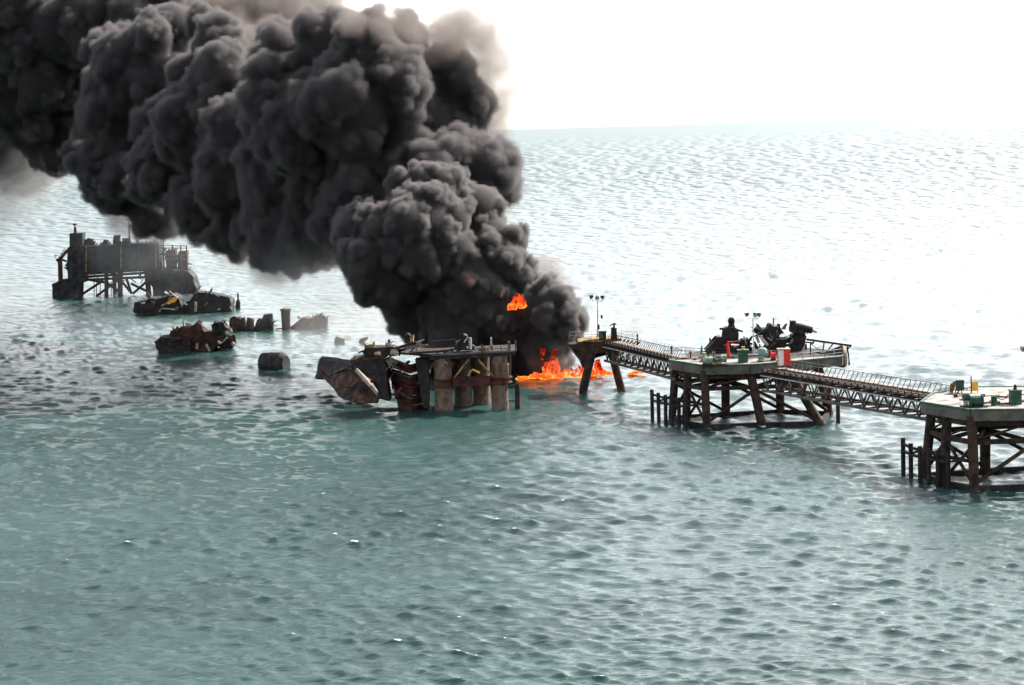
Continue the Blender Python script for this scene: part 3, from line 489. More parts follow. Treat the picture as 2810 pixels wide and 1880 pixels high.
tube('pale_pipe', kH(850, 685, -1), kH(1080, 940, -4), .44, PALE, hu, n=14); tube('pale_pipe', kH(1070, 930, -4), kH(1285, 1165, -7), .4, PALE, hu, n=14); tube('pipe_stub', kH(1090, 930, -4), kH(1190, 880, -4), .25, RUST, hu)
for a, b in (((550, 1030), (880, 960)), ((700, 1000), (1000, 920)), ((800, 1080), (1000, 1060))): beam('hull_rib', kH(*a, 1), kH(*b, -3), .3, .3, RUSTY, hu)

# ------------------------------------------------------------------ wreck heaps and stumps in the water
def heap(label, k, base, parts, name='wreck_heap', cat='wreck', group=None):
    t = thing(name, label, cat, on_z(*base), group)
    for i, (nm, m, pts, dep, dy) in enumerate(parts): M().slab([k(u, v, dy) for u, v in pts], dep, 3 if len(pts) > 5 else 2, (.34 if nm != 'plate' else .1), .8, hash_seed(label)+i).build(nm, m, t)
    return t
def hash_seed(s): return sum(ord(c) for c in s) % 89
kW = crop(410, 860, 9.015, 501)
t = heap('jagged rust brown wreck with a square stub standing alone in dark water', kW, (530, 965), [
    ('hull_block', SOOT, [(120, 710), (290, 580), (470, 600), (780, 590), (1000, 640), (1050, 1000), (700, 1060), (320, 1040), (180, 900)], 7, -1),
    ('hull_block', RUST, [(500, 560), (520, 470), (650, 400), (800, 390), (860, 340), (910, 315), (960, 350), (1060, 330), (1165, 225), (1215, 250), (1260, 350), (1350, 450), (1560, 460), (1560, 650), (1000, 680), (520, 620)], 5, 1.5),
    ('hull_block', SOOT, [(1540, 660), (1580, 540), (1555, 430), (1550, 300), (1580, 225), (1690, 215), (1820, 222), (1850, 330), (1900, 350), (1990, 390), (1960, 560), (1800, 680)], 4, .5),
    ('hull_block', STEEL, [(980, 640), (1300, 620), (1950, 560), (1760, 790), (1520, 830), (1480, 1000), (1100, 1020)], 5, 0),
    ('plate', RUSTY, [(1950, 600), (2060, 520), (2120, 540), (2150, 800), (2060, 800), (1990, 690)], .6, -.5),
    ('hull_block', SOOT, [(1740, 800), (1940, 600), (2090, 830), (1950, 960), (1760, 940)], 3, .6),
    ('plate', RUSTY, [(480, 640), (640, 600), (790, 600), (760, 650), (520, 690)], .8, -2),
    ('plate', RUSTY, [(1540, 720), (1640, 690), (1690, 780), (1560, 800)], .5, -1.2)])
for a, b, r_, m in (((1185, 745), (1175, 880), .3, PALE), ((1400, 760), (1490, 935), .28, PALE), ((1690, 690), (1760, 750), .3, PALE), ((1780, 740), (1930, 590), .2, PALE), ((1990, 380), (2020, 460), .4, PALE), ((1900, 440), (1950, 530), .4, GALV), ((1270, 740), (1350, 630), .2, RUSTY), ((2040, 720), (2130, 800), .35, PALE), ((1165, 240), (1195, 190), .12, SOOT), ((1550, 300), (1520, 280), .15, SOOT)): tube('bent_pipe', kW(*a, -1.6), kW(*b, -1.6), r_, m, t)
k6 = crop(380, 780, 4.041, 552)
heap('row of broken rusty stumps barely joined above the water', k6, (690, 905), [
    ('stump', RUSTY, [(1005, 520), (1010, 420), (1020, 380), (1060, 365), (1112, 372), (1115, 520)], 3, 0), ('stump', RUST, [(1105, 530), (1118, 385), (1165, 368), (1180, 400), (1190, 530)], 2.5, 1), ('stump', RUSTY, [(1185, 540), (1200, 378), (1240, 374), (1272, 392), (1275, 530)], 2.5, -1),
    ('stump', SOOT, [(1275, 525), (1300, 440), (1330, 390), (1365, 380), (1395, 412), (1432, 402), (1405, 380), (1408, 335), (1440, 340), (1480, 338), (1484, 525)], 3, 0), ('plate', SOOT, [(1010, 480), (1490, 470), (1495, 530), (1010, 540)], 2, .5)])
t = thing('pile_stump', 'single upright rusty pile stump beside the row of broken stumps', 'pile', on_z(785, 906)); a, b = k6(1640, 520), k6(1630, 272); a.z = -1; M().lathe(V(a.x, a.y, 0), [(1.2, -1), (1.12, 1), (1.25, b.z-.7), (1.5, b.z-.2), (1.3, b.z)], 14).build('pile', RUST, t, True); M().slab([k6(*p_) for p_ in ((1592, 275), (1610, 262), (1640, 285), (1670, 264), (1668, 300), (1600, 305))], 1, 1, .1).build('torn_rim', RUST, t); beam('fallen_bar', k6(1520, 498), k6(1610, 490), .3, .3, SOOT, t)
heap('rounded grey brown heap fading in thin smoke right of the lone pile stump', k6, (850, 903), [('hull_block', RUST, [(1690, 465), (1740, 445), (1790, 388), (1845, 368), (1895, 392), (1900, 520), (1690, 520)], 4, 1), ('hull_block', GREYSTEEL, [(1870, 410), (1960, 350), (2030, 338), (2082, 385), (2090, 520), (1870, 520)], 4, 0)])
t = thing('sunken_tank', 'round black tank half sunk between the wrecks and the ruined platform', 'tank', on_z(755, 1012)); kT = crop(380, 780, 4.041, 459)
M().tube(kT(1385, 880, 1.5), kT(1600, 878, -.5), 2.35, 2.45, 24).build('tank_shell', HULL, t, True); c_ = kT(1600, 878, -.5); d_ = (kT(1600, 878, -.5)-kT(1385, 880, 1.5)).normalized(); M().tube(c_, c_+d_*.9, 2.45, 1.7, 24).build('tank_end', HULL, t, True); M().tube(kT(1470, 879, .7), kT(1480, 879, .6), 2.46, None, 24).build('hoop', SOOT, t, True)
t = thing('floating_block', 'small dark block awash above the ruined deck house', 'debris', on_z(930, 941)); kB = crop(860, 920, 7.128, 512); M().slab([kB(*p_) for p_ in ((400, 190), (420, 60), (450, 25), (600, 80), (605, 190))], 2, 2, .1, .9, 3).build('block', GREYSTEEL, t)
t = thing('floating_plate', 'faint low plate awash next to the small dark block', 'debris', on_z(1000, 936)); M().slab([kB(*p_) for p_ in ((885, 150), (900, 80), (1060, 40), (1060, 90), (960, 150))], 2, 1, .08, .9, 4).build('plate', GREYSTEEL, t)
kF = crop(320, 640, 6.511, 612)
t = heap('long low far wreck with an orange plate and white strips', kF, (480, 858), [
    ('hull_block', HULL, [(295, 1420), (330, 1250), (420, 1220), (520, 1205), (560, 1180), (680, 1165), (860, 1150), (1000, 1100), (1100, 1150), (1150, 1300), (1200, 1470), (480, 1490)], 8, -1),
    ('hull_block', GREYSTEEL, [(1180, 1290), (1380, 1085), (1440, 1050), (1500, 1070), (1640, 1080), (1800, 1110), (2000, 1150), (2050, 1250), (2045, 1450), (1190, 1450)], 8, 1),
    ('plate', YELLOW, [(885, 1245), (1000, 1150), (1095, 1145), (1050, 1225), (920, 1275)], .6, -2), ('plate', GALV, [(1160, 1160), (1345, 1090), (1352, 1130), (1290, 1225), (1200, 1205)], .5, -2), ('plate', RUSTY, [(670, 1190), (760, 1170), (770, 1200), (690, 1210)], .5, -2)])
for a, b, r_, m in (((800, 1300), (880, 1270), .32, PALE), ((760, 1400), (810, 1340), .26, PALE), ((830, 1345), (1050, 1365), .2, GALV), ((1410, 1400), (1410, 1230), .38, PALE), ((1190, 1250), (1260, 1280), .22, GALV), ((920, 1190), (1000, 1090), .1, PALE), ((1800, 1375), (1850, 1350), .2, PALE), ((440, 1260), (500, 1240), .2, GALV), ((1570, 1300), (1620, 1240), .2, PIPE), ((2020, 1310), (2050, 1360), .2, PALE)): tube('strip', kF(*a, -2), kF(*b, -2), r_, m, t)
t = thing('mooring_posts', 'pair of thin dark posts at the end of the long far wreck', 'pile', on_z(655, 852)); kG = crop(320, 640, 6.511, 622)
for a, b, w_ in (((2095, 1400), (2097, 1150), .25), ((2185, 1410), (2165, 1070), .45), ((2120, 1400), (2170, 1150), .2), ((2100, 1330), (2200, 1200), .2)): beam('post', kG(*a), kG(*b), w_, w_, HULL, t)
M().slab([kG(*p_) for p_ in ((2120, 1380), (2130, 1220), (2160, 1170), (2205, 1230), (2205, 1380))], 1.2, 1, .1).build('post_foot', HULL, t)

wr = random.Random(9)
def twisted(nm, k, area, n_, m_set, dy=-1.5, smax=1):     # torn bars and plates sticking out of a wreck
    t = next(o for o in C.objects if o.parent is None and o.get('label', '') == nm)
    for i in range(n_):
        u, v = wr.choice(area); u += wr.uniform(-60, 60); v += wr.uniform(-30, 30); a = k(u, v, wr.uniform(dy, 3)); d = V(wr.uniform(-1, 1), wr.uniform(-.6, .4), wr.uniform(-.4, 1)).normalized()*wr.uniform(.6, 2.2)*smax
        if i % 3: beam('twisted_bar', a-d*.5, a+d, wr.uniform(.08, .28), wr.uniform(.08, .3), wr.choice(m_set), t)
        else: M().slab([a, a+d*.6+V(0, 0, .3), a+d, a+d*.7-V(0, 0, wr.uniform(.4, 1))], .12, 1, .12, 1.2, i).build('torn_plate', wr.choice(m_set), t)
twisted('jagged rust brown wreck with a square stub standing alone in dark water', kW, [(300, 620), (650, 430), (900, 360), (1160, 300), (1300, 480), (1600, 260), (1800, 240), (1950, 420), (2080, 600), (1100, 700), (1450, 780), (1850, 640), (500, 700), (800, 640)], 34, (SOOT, RUST, RUSTY, STEEL, PIPE))
twisted('row of broken rusty stumps barely joined above the water', k6, [(1040, 390), (1140, 390), (1230, 390), (1340, 420), (1440, 370), (1460, 450)], 14, (SOOT, RUST, RUSTY), smax=.8)
twisted('rounded grey brown heap fading in thin smoke right of the lone pile stump', k6, [(1760, 440), (1840, 390), (1960, 370), (2050, 400)], 9, (SOOT, RUST, GREYSTEEL), smax=.8)
twisted('long low far wreck with an orange plate and white strips', kF, [(400, 1230), (600, 1190), (800, 1170), (1000, 1130), (1450, 1070), (1650, 1100), (1850, 1140), (2000, 1200), (700, 1300), (1100, 1300)], 30, (HULL, SOOT, GALV, PIPE, RUSTY), smax=1.2)
twisted('dark capsized hull section lying in the water with a pale pipe across it', kH, [(300, 800), (600, 680), (800, 640), (1000, 900)], 12, (SOOT, RUST, STEEL), dy=0)
twisted('jagged burnt black machinery block behind the floodlight mast', k2, [(120, 320), (250, 330), (380, 260), (520, 300), (420, 420), (300, 500), (600, 500), (-120, 560), (-60, 640), (650, 600), (150, 640), (330, 640)], 40, (SOOT, SOOT, STEEL, FASCIA), dy=-2.5, smax=.8)
twisted('burnt crane pedestal with a tilted barrel lying on top', k2, [(800, 240), (900, 300), (1050, 340), (900, 420), (850, 560), (950, 650), (1000, 720)], 20, (SOOT, SOOT, STEEL), dy=-1.6, smax=.6)
twisted('burnt black pedestal with two stub arms and a round top', k1, [(1250, 700), (1400, 700), (1500, 640), (1650, 620), (1700, 760), (1850, 760), (1300, 820), (1560, 840), (1900, 820)], 30, (SOOT, SOOT, RUST, STEEL), dy=-2, smax=.7)
twisted('collapsed rusty platform on four stained round columns in the middle of the picture', kL, [(1450, 480), (1600, 600), (1750, 720), (1850, 900), (1900, 1150), (2050, 1000), (1500, 880), (1600, 1100), (1300, 460), (1100, 440), (800, 480), (1750, 350), (1900, 280), (2050, 300)], 46, (SOOT, RUST, RUSTY, STEEL, PIPE, REDRUST), dy=-.8)
twisted('collapsed rusty platform on four stained round columns in the middle of the picture', kR, [(500, 420), (700, 400), (900, 380), (1250, 400), (1450, 390), (1650, 390), (500, 600), (900, 600), (1200, 860), (1000, 1000), (700, 640)], 34, (SOOT, RUST, STEEL, PIPE), dy=-.3, smax=.7)

# ------------------------------------------------------------------ far platform
kP = crop(100, 580, 4.688, 690)
fp = thing('far_platform', 'far smoke-veiled platform with a long box module and a davit', 'oil platform', on_z(340, 810))
def X(pts, depth, name, m, cuts=1, jag=.12, dy=0, seed=1): return M().slab([kP(u, v, dy) for u, v in pts], depth, cuts, jag, .5, seed).build(name, m, fp)
X([(590, 450), (1000, 432), (1570, 398), (1575, 720), (1400, 740), (590, 790)], 12, 'module_wall', GREYSTEEL)
for i in range(9): u = 640+i*112; beam('wall_stiffener', kP(u, 452-(u-600)*.052, -.15), kP(u, 776-(u-600)*.055, -.15), .35, .3, HULL if i % 4 else YSTEEL, fp)
X([(400, 470), (430, 450), (600, 450), (600, 900), (400, 890), (405, 760), (375, 745), (400, 710), (365, 705), (395, 650)], 9, 'end_module', HULL, 1, .1)
X([(425, 285), (592, 280), (592, 440), (425, 445)], 5, 'deck_cabin', GREYSTEEL, 1, .04)
beam('orange_sill', kP(432, 458, -.3), kP(570, 455, -.3), .4, .7, RUSTY, fp); tube('vent_pipe', kP(500, 280, 2), kP(497, 200, 2), .5, RUST, fp, .35); beam('vent_cap', kP(470, 170, 2), kP(515, 170, 2), .5, .5, STEEL, fp); tube('vent_pipe', kP(490, 200, 2), kP(490, 160, 2), .12, STEEL, fp)
beam('davit_arm', kP(400, 500), kP(300, 620), .9, .9, RUST, fp); beam('davit_arm', kP(310, 615), kP(258, 632), .9, 1.0, RUST, fp); tube('davit_post', kP(303, 625), kP(312, 900), .75, RUST, fp); tube('davit_stay', kP(330, 620), kP(388, 645), .35, RUST, fp)
for a, b in (((250, 605), (230, 560)), ((285, 600), (365, 480)), ((300, 608), (385, 490)), ((230, 560), (285, 575)), ((335, 560), (320, 545)), ((360, 520), (345, 505))): tube('davit_rail', kP(*a), kP(*b), .12, PIPE, fp, n=6)
X([(198, 935), (330, 880), (520, 880), (620, 860), (620, 910), (520, 950), (500, 1130), (210, 1130)], 6, 'boat_landing', HULL, 2, .25)
X([(590, 790), (1400, 745), (1570, 730), (1570, 760), (590, 825)], 13, 'lower_deck', STEEL, 0)
for v, s in ((850, 60), (885, 40)): beam('deck_beam', kP(540, v, 1), kP(1420, v-s, 1), .6, .8, STEEL, fp)
for u, v0, v1, u2 in ((580, 790, 1120, 570), (900, 780, 1120, 900), (1080, 770, 1130, 1075), (1415, 740, 1110, 1450), (1500, 750, 1100, 1530), (1000, 780, 1110, 1010)):
    for dy in (1, 11):
        if u in (1000,) and dy == 1: continue
        tube('leg', kP(u, v0, dy), kP(u2, v1, dy), .85 if u in (580, 1080, 1415) else .65, STEEL, fp)
for a, b in (((590, 1065), (860, 890)), ((770, 1090), (1060, 880)), ((620, 870), (900, 920)), ((1080, 880), (1230, 1060)), ((1215, 930), (1450, 1040)), ((1420, 900), (1240, 1060)), ((900, 910), (1090, 1060)), ((560, 880), (560, 1060)), ((1150, 840), (1220, 1050))): tube('diagonal_brace', kP(*a, 2), kP(*b, 2), .42, STEEL, fp)
for u in (740, 770, 820, 960): tube('hanging_pipe', kP(u, 900, 4), kP(u+4, 1090, 4), .14, STEEL, fp, n=6)
X([(1400, 770), (1650, 750), (1900, 760), (1960, 775), (2010, 850), (2048, 980), (2052, 1100), (1970, 1090), (1920, 1010), (1860, 1080), (1780, 1000), (1720, 1080), (1640, 1000), (1560, 1090), (1440, 900)], 9, 'collapsed_module', HULL, 2, .5)
for u in (1575, 1640, 1750, 1860, 1935): beam('cage_post', kP(u, 760, 1), kP(u-4, 430+abs(u-1750)*.05, 1), .4, .4, RUST, fp)
for v in (440, 470, 560, 610): beam('cage_rail', kP(1570, v, 1), kP(1940, v+4, 1), .25, .25, PIPE, fp)
X([(1660, 760), (1650, 560), (1680, 500), (1780, 490), (1790, 640), (1775, 760)], 5, 'torn_wall', RUST, 2, .3, 3); X([(1815, 760), (1830, 520), (1930, 510), (1932, 760)], 5, 'torn_wall', RUST, 2, .3, 4); beam('stair_string', kP(1600, 560), kP(1670, 470), .6, .6, RUST, fp)
for u, v, w_, h_ in ((640, 410, 4.5, 5), (700, 400, 4, 5.5), (890, 405, 3.5, 4), (1040, 390, 5, 8), (1160, 400, 4.5, 5.5)): M().lump(kP(u, v, 4), (w_*.45, 1.8, h_*.5), u, .25, cuts=3).build('roof_gear', HULL, fp)
for i in range(60):
    u = wr.choice((wr.uniform(400, 600), wr.uniform(600, 1560), wr.uniform(1560, 1950))); v = wr.uniform(745, 900) if u < 1500 else wr.uniform(480, 780); a = kP(u, v, wr.uniform(-.6, 5)); d = V(wr.uniform(-1, 1), wr.uniform(-.3, .3), wr.uniform(-1, 1)).normalized()*wr.uniform(1.5, 4.5)
    beam('twisted_bar', a-d*.5, a+d*.5, wr.uniform(.15, .4), wr.uniform(.15, .4), wr.choice((STEEL, HULL, SOOT, RUST)), fp)
for i in range(26): u = wr.uniform(430, 1560); tube('roof_pipe', kP(u, 445-(u-600)*.05, wr.uniform(1, 8)), kP(u+wr.uniform(-25, 25), 445-(u-600)*.05-wr.uniform(10, 50), wr.uniform(1, 8)), wr.uniform(.12, .4), HULL, fp, n=6)
fm2 = thing('far_mast', 'thin mast with a crossbar on the far platform roof', 'mast', kP(1205, 420, 4)); tube('pole', kP(1205, 420, 4), kP(1182, 108, 4), .3, STEEL, fm2, .2); beam('crossbar', kP(1140, 108, 4), kP(1222, 102, 4), .5, .6, STEEL, fm2); beam('arm', kP(1165, 200, 4), kP(1195, 195, 4), .2, .2, STEEL, fm2)
SM_COL, SM_DENS, VOX = (.175, .167, .166), 2.2, .42
SM_COL2 = (.155, .147, .148)
TH_DENS, FIRE_E, GLOW_E = .045, .48, .16
# ------------------------------------------------------------------ smoke
def kids(c, R, n, lo, hi, d0, d1):
    out, off = [], rng.uniform(0, 6.28)
    for i in range(n):
        z = 1-2*(i+.5)/n; a = i*2.39996+off; s = math.sqrt(1-z*z)
        v = Vector((s*math.cos(a), s*math.sin(a), z))+Vector(rng.normal(0, .16, 3)); v.normalize()
        out.append((c+v*R*rng.uniform(d0, d1), R*(lo+(hi-lo)*rng.random()**1.4)))
    return out
def prune(Q, B, k):
    Cb = np.array([tuple(c) for c, r in B]); Rb = np.array([r for c, r in B]); out = []
    for c, r in Q:
        d = np.linalg.norm(Cb-np.array(c), axis=1)
        if not np.any(d+r*.7 < Rb*k): out.append((c, r))
    return out
def puffs(px, seed=0, lv=3, n1=34):
    base = [(at_y(x, y, Y), r/FPX*Y) for x, y, Y, r in px]
    base = [(c, r) for c, r in base]
    l1 = prune([q for c, r in base for q in kids(c, r, n1, .17, .60, .70, .97)], base, .93)
    l2 = prune([q for c, r in l1 for q in kids(c, r, 13, .26, .50, .75, 1.0)], base+l1, .95)
    l3 = prune([q for c, r in l2 if r > .8 for q in kids(c, r, 8, .3, .5, .8, 1.02)], base+l1+l2, .95) if lv > 2 else []
    return base+l1+l2+l3
def points(name, P, kind, g):
    me = bpy.data.meshes.new(name); me.vertices.add(len(P)); me.vertices.foreach_set('co', np.array([tuple(c) for c, r in P], np.float32).ravel())
    me.attributes.new('puff_radius', 'FLOAT', 'POINT').data.foreach_set('value', np.array([r for c, r in P], np.float32))
    o = link(bpy.data.objects.new(name, me)); o['kind'] = kind; o.modifiers.new('puffs', 'NODES').node_group = g; return o
def puff_nodes(name, voxel, grow, to_mesh, m, disp=0, dscale=.5):
    g = bpy.data.node_groups.new(name, 'GeometryNodeTree')
    g.interface.new_socket('Geometry', in_out='INPUT', socket_type='NodeSocketGeometry'); g.interface.new_socket('Geometry', in_out='OUTPUT', socket_type='NodeSocketGeometry')
    N, L = g.nodes.new, g.links.new; i, o = N('NodeGroupInput'), N('NodeGroupOutput')
    na = N('GeometryNodeInputNamedAttribute'); na.data_type = 'FLOAT'; na.inputs['Name'].default_value = 'puff_radius'
    ad = N('ShaderNodeMath'); ad.operation = 'ADD'; ad.inputs[1].default_value = grow; mx = N('ShaderNodeMath'); mx.operation = 'MAXIMUM'; mx.inputs[1].default_value = .04
    mp = N('GeometryNodeMeshToPoints'); pv = N('GeometryNodePointsToVolume'); pv.resolution_mode = 'VOXEL_SIZE'; pv.inputs['Voxel Size'].default_value = voxel; pv.inputs['Density'].default_value = 1
    L(i.outputs[0], mp.inputs['Mesh']); L(na.outputs['Attribute'], ad.inputs[0]); L(ad.outputs[0], mx.inputs[0]); L(mp.outputs[0], pv.inputs['Points']); L(mx.outputs[0], pv.inputs['Radius'])
    last = pv.outputs[0]
    if to_mesh:
        vm = N('GeometryNodeVolumeToMesh'); vm.resolution_mode = 'GRID'; vm.inputs['Threshold'].default_value = .3
        L(last, vm.inputs[0]); last = vm.outputs[0]
        sh = N('GeometryNodeSetShadeSmooth'); L(last, sh.inputs[0]); last = sh.outputs[0]
    sm = N('GeometryNodeSetMaterial'); sm.inputs['Material'].default_value = m; L(last, sm.inputs[0]); L(sm.outputs[0], o.inputs[0]); return g
def vol_mat(name, col, dens, aniso=.2, nscale=None, nlo=.35, nhi=.65, det=4):
    m = bpy.data.materials.new(name); m.use_nodes = True; t = m.node_tree; N, L = t.nodes.new, t.links.new; t.nodes.remove(t.nodes['Principled BSDF'])
    p = N('ShaderNodeVolumePrincipled'); p.inputs['Color'].default_value = (*col, 1); p.inputs['Anisotropy'].default_value = aniso; p.inputs['Density'].default_value = dens
    if nscale:
        tc = N('ShaderNodeTexCoord'); n = N('ShaderNodeTexNoise'); n.inputs['Scale'].default_value = nscale; n.inputs['Detail'].default_value = det; L(tc.outputs['Object'], n.inputs['Vector'])
        mr = N('ShaderNodeMapRange'); mr.inputs['From Min'].default_value = nlo; mr.inputs['From Max'].default_value = nhi; mr.inputs['To Max'].default_value = dens; L(n.outputs[0], mr.inputs[0]); L(mr.outputs[0], p.inputs['Density'])
    L(p.outputs[0], t.nodes['Material Output'].inputs['Volume']); return m
CORE = bpy.data.materials.new('smoke_soot_core'); CORE.use_nodes = True; b_ = CORE.node_tree.nodes['Principled BSDF']; b_.inputs['Base Color'].default_value = (.02, .02, .021, 1); b_.inputs['Roughness'].default_value = 1; b_.inputs['Specular IOR Level'].default_value = 0
SMOKE = vol_mat('smoke_dense', SM_COL, SM_DENS, .25)
COLUMN = [  # fire column, nearer and crisper: photo x, y, distance, radius in photo pixels
 (1500, 960, 428, 62), (1450, 985, 436, 60), (1508, 868, 429, 76), (1556, 885, 434, 48), (1572, 930, 436, 34), (1400, 880, 434, 88), (1320, 835, 432, 90), (1255, 905, 432, 88), (1400, 965, 440, 80), (1240, 970, 442, 72), (1330, 960, 444, 80),
 (1430, 770, 436, 52), (1370, 725, 434, 82), (1275, 765, 432, 98), (1340, 650, 438, 62), (1205, 520, 438, 66), (1090, 500, 440, 34), (1250, 545, 441, 56), (1310, 580, 442, 74), (1330, 690, 438, 62), (1010, 650, 436, 84), (1060, 730, 430, 104), (1150, 630, 430, 116), (1160, 850, 440, 88), (960, 690, 440, 40), (1110, 790, 436, 70)]
PLUME = [   # risen plume drifting to the left and a little away from the camera
 (1330, 470, 458, 84), (1388, 530, 460, 38), (1225, 430, 456, 66), (1120, 450, 458, 80), (1280, 400, 460, 50),
 (800, 180, 468, 104), (720, 190, 462, 44), (900, 130, 464, 84), (1000, 120, 460, 80), (1080, 210, 458, 94), (950, 300, 456, 126), (820, 330, 462, 118), (1000, 430, 462, 108), (900, 480, 466, 120), (860, 85, 474, 44), (760, 110, 472, 48),
 (1200, 250, 466, 100), (1275, 300, 466, 78), (1225, 180, 472, 56), (1160, 350, 464, 96), (1250, 370, 466, 60), (1050, 300, 460, 90), (1110, 110, 466, 62), (1180, 480, 450, 70), (1000, 560, 454, 90), (930, 610, 458, 70), (720, 300, 474, 70), (540, 230, 494, 70), (470, 330, 496, 80), (680, 330, 478, 80), (600, 120, 492, 60), (250, 420, 515, 60),
 (384, 180, 504, 112), (330, 310, 506, 118), (350, 470, 506, 112), (420, 560, 506, 78), (440, 250, 502, 90), (300, 140, 510, 60), (290, 520, 508, 50),
 (615, 215, 486, 80), (560, 350, 488, 116), (680, 470, 482, 146), (560, 560, 488, 84), (645, 640, 482, 66), (480, 450, 494, 110), (700, 640, 478, 60),
 (800, 500, 470, 146), (790, 640, 470, 100), (880, 620, 466, 90), (760, 300, 470, 90),
 (120, 90, 525, 160), (120, 290, 530, 140), (0, 200, 540, 165), (240, 240, 528, 100), (0, 370, 545, 95), (170, 380, 530, 84), (560, 60, 500, 46), (470, 70, 505, 62), (250, 60, 520, 100), (380, 20, 520, 110), (420, 90, 500, 50),
 # unseen: plume goes on leftwards; puffs above the frame added to shade the left
 (500, -130, 565, 175), (760, -190, 585, 140), (250, -150, 560, 210), (610, -350, 600, 210), (0, -200, 560, 230), (300, -430, 590, 250), (-250, -160, 575, 260), (-180, 260, 555, 190), (-430, 180, 580, 250), (-750, 60, 610, 320), (-1150, -60, 650, 400), (40, -480, 600, 260)]
PLUME = [(x, y, Y if Y < 460 else 460+(Y-460)*2.9, r) for x, y, Y, r in PLUME]
COLP, PLUP = puffs(COLUMN, lv=3), puffs(PLUME, lv=3, n1=26)
plume = points('smoke_plume', COLP+PLUP, 'stuff', puff_nodes('smoke_core_puffs', .6, -1.6, True, CORE))
plume['label'] = 'thick black billowing smoke column drifting off to the upper left'
veil = points('column_surface', COLP, 'stuff', puff_nodes('column_surface_puffs', VOX, 0, False, SMOKE)); veil.parent = plume
veil2 = points('plume_surface', PLUP, 'stuff', puff_nodes('plume_surface_puffs', .6, .1, False, vol_mat('smoke_plume_edge', SM_COL2, 1.0, .3))); veil2.parent = plume
# softer, thinner smoke: large loose puffs with ragged density
SOFT = [(640, 90, 540, 140), (760, 60, 540, 110), (860, 10, 545, 80), (560, 120, 540, 110), (480, 0, 540, 110), (700, 180, 530, 110),
 (1285, 130, 478, 104), (1330, 215, 478, 80), (1350, 295, 478, 58), (1345, 360, 476, 52), (1240, 90, 482, 70), (1200, 110, 468, 60), (1060, 55, 450, 50), (1120, 80, 452, 44), (960, 60, 446, 40), (1340, 420, 470, 40), (1745, 908, 424, 24), (1718, 906, 424, 18), (1768, 898, 425, 16), (1470, 1006, 419.5, 18), (1545, 1000, 419.5, 22), (1605, 1003, 420, 18), (1505, 1012, 419, 14),
 (740, 730, 468, 62), (650, 690, 482, 44), (420, 610, 510, 60), (520, 610, 500, 50), (340, 600, 515, 46), (70, 460, 545, 80), (1490, 755, 452, 58), (1540, 790, 450, 34), (1578, 825, 446, 26), (1380, 560, 462, 40)]
SOFT = [(x, y, 470+(Y-460)*2.9 if x < 900 and Y > 460 else Y, r) for x, y, Y, r in SOFT]
soft = points('soft_smoke', puffs(SOFT, lv=2, n1=22), 'stuff', puff_nodes('soft_smoke_puffs', 1.6, .5, False, vol_mat('smoke_soft', (.24, .21, .195), .22, .3, .16, .26, .60, 5)))
soft['label'] = 'paler brownish smoke trailing behind the black column'; soft.parent = plume
FAR = [(300, 660, 640, 70), (420, 670, 645, 80), (360, 720, 660, 100), (240, 700, 665, 70), (450, 790, 660, 80), (520, 640, 560, 80), (560, 700, 580, 80), (700, 800, 520, 80), (780, 770, 475, 90)]
THIN = [(900, 760, 462, 80), (1000, 780, 460, 70), (820, 720, 475, 80), (1080, 920, 450, 50), (980, 900, 456, 60), (860, 870, 470, 60), (1050, 850, 455, 90), (960, 820, 458, 100), (860, 800, 470, 100), (1110, 900, 452, 60), (900, 890, 470, 60),
 (40, 490, 690, 120), (130, 460, 680, 80), (-80, 530, 700, 150), (1745, 905, 425, 36), (1710, 900, 424, 26), (1590, 920, 440, 40)]
thin = points('thin_smoke', [(at_y(x, y, Y), r/FPX*Y) for x, y, Y, r in THIN], 'stuff', puff_nodes('thin_smoke_puffs', 3.0, 2.5, False, vol_mat('smoke_thin', (.42, .41, .40), TH_DENS, .3, .09, .36, .70, 5)))
far = points('far_haze_smoke', [(at_y(x, y, Y), r/FPX*Y) for x, y, Y, r in FAR], 'stuff', puff_nodes('far_haze_puffs', 4.0, 3, False, vol_mat('smoke_far', (.40, .43, .45), .006, .3, .07, .34, .66, 4))); far.parent = thin
far['label'] = 'faint smoke haze drifting past the far platform'
thin['label'] = 'thin grey smoke haze hanging low over the water and wrecks'; thin.parent = plume

# ------------------------------------------------------------------ fire on the water and flames in the smoke
FIRE = bpy.data.materials.new('flame'); FIRE.use_nodes = True; t = FIRE.node_tree; N, L = t.nodes.new, t.links.new; t.nodes.remove(t.nodes['Principled BSDF'])
tc = N('ShaderNodeTexCoord'); mp = N('ShaderNodeMapping'); mp.inputs['Scale'].default_value = (1, 1, .7); L(tc.outputs['Object'], mp.inputs[0]); n = N('ShaderNodeTexNoise'); n.inputs['Scale'].default_value = 1.0; n.inputs['Detail'].default_value = 5; n.inputs['Roughness'].default_value = .6; n.inputs['Distortion'].default_value = .6; L(mp.outputs[0], n.inputs['Vector'])
sx = N('ShaderNodeSeparateXYZ'); L(tc.outputs['Object'], sx.inputs[0]); ma = N('ShaderNodeMath'); ma.operation = 'MULTIPLY_ADD'; ma.inputs[1].default_value = -.055; L(sx.outputs['Z'], ma.inputs[0]); L(n.outputs[0], ma.inputs[2])
cr = N('ShaderNodeValToRGB'); e = cr.color_ramp.elements; e[0].position = .22; e[0].color = (.10, .006, .002, 1); e[1].position = .66; e[1].color = (1.0, .62, .16, 1)
for p_, c_ in ((.32, (.55, .035, .008, 1)), (.42, (.95, .11, .015, 1)), (.53, (1.0, .30, .04, 1))): q_ = e.new(p_); q_.color = c_
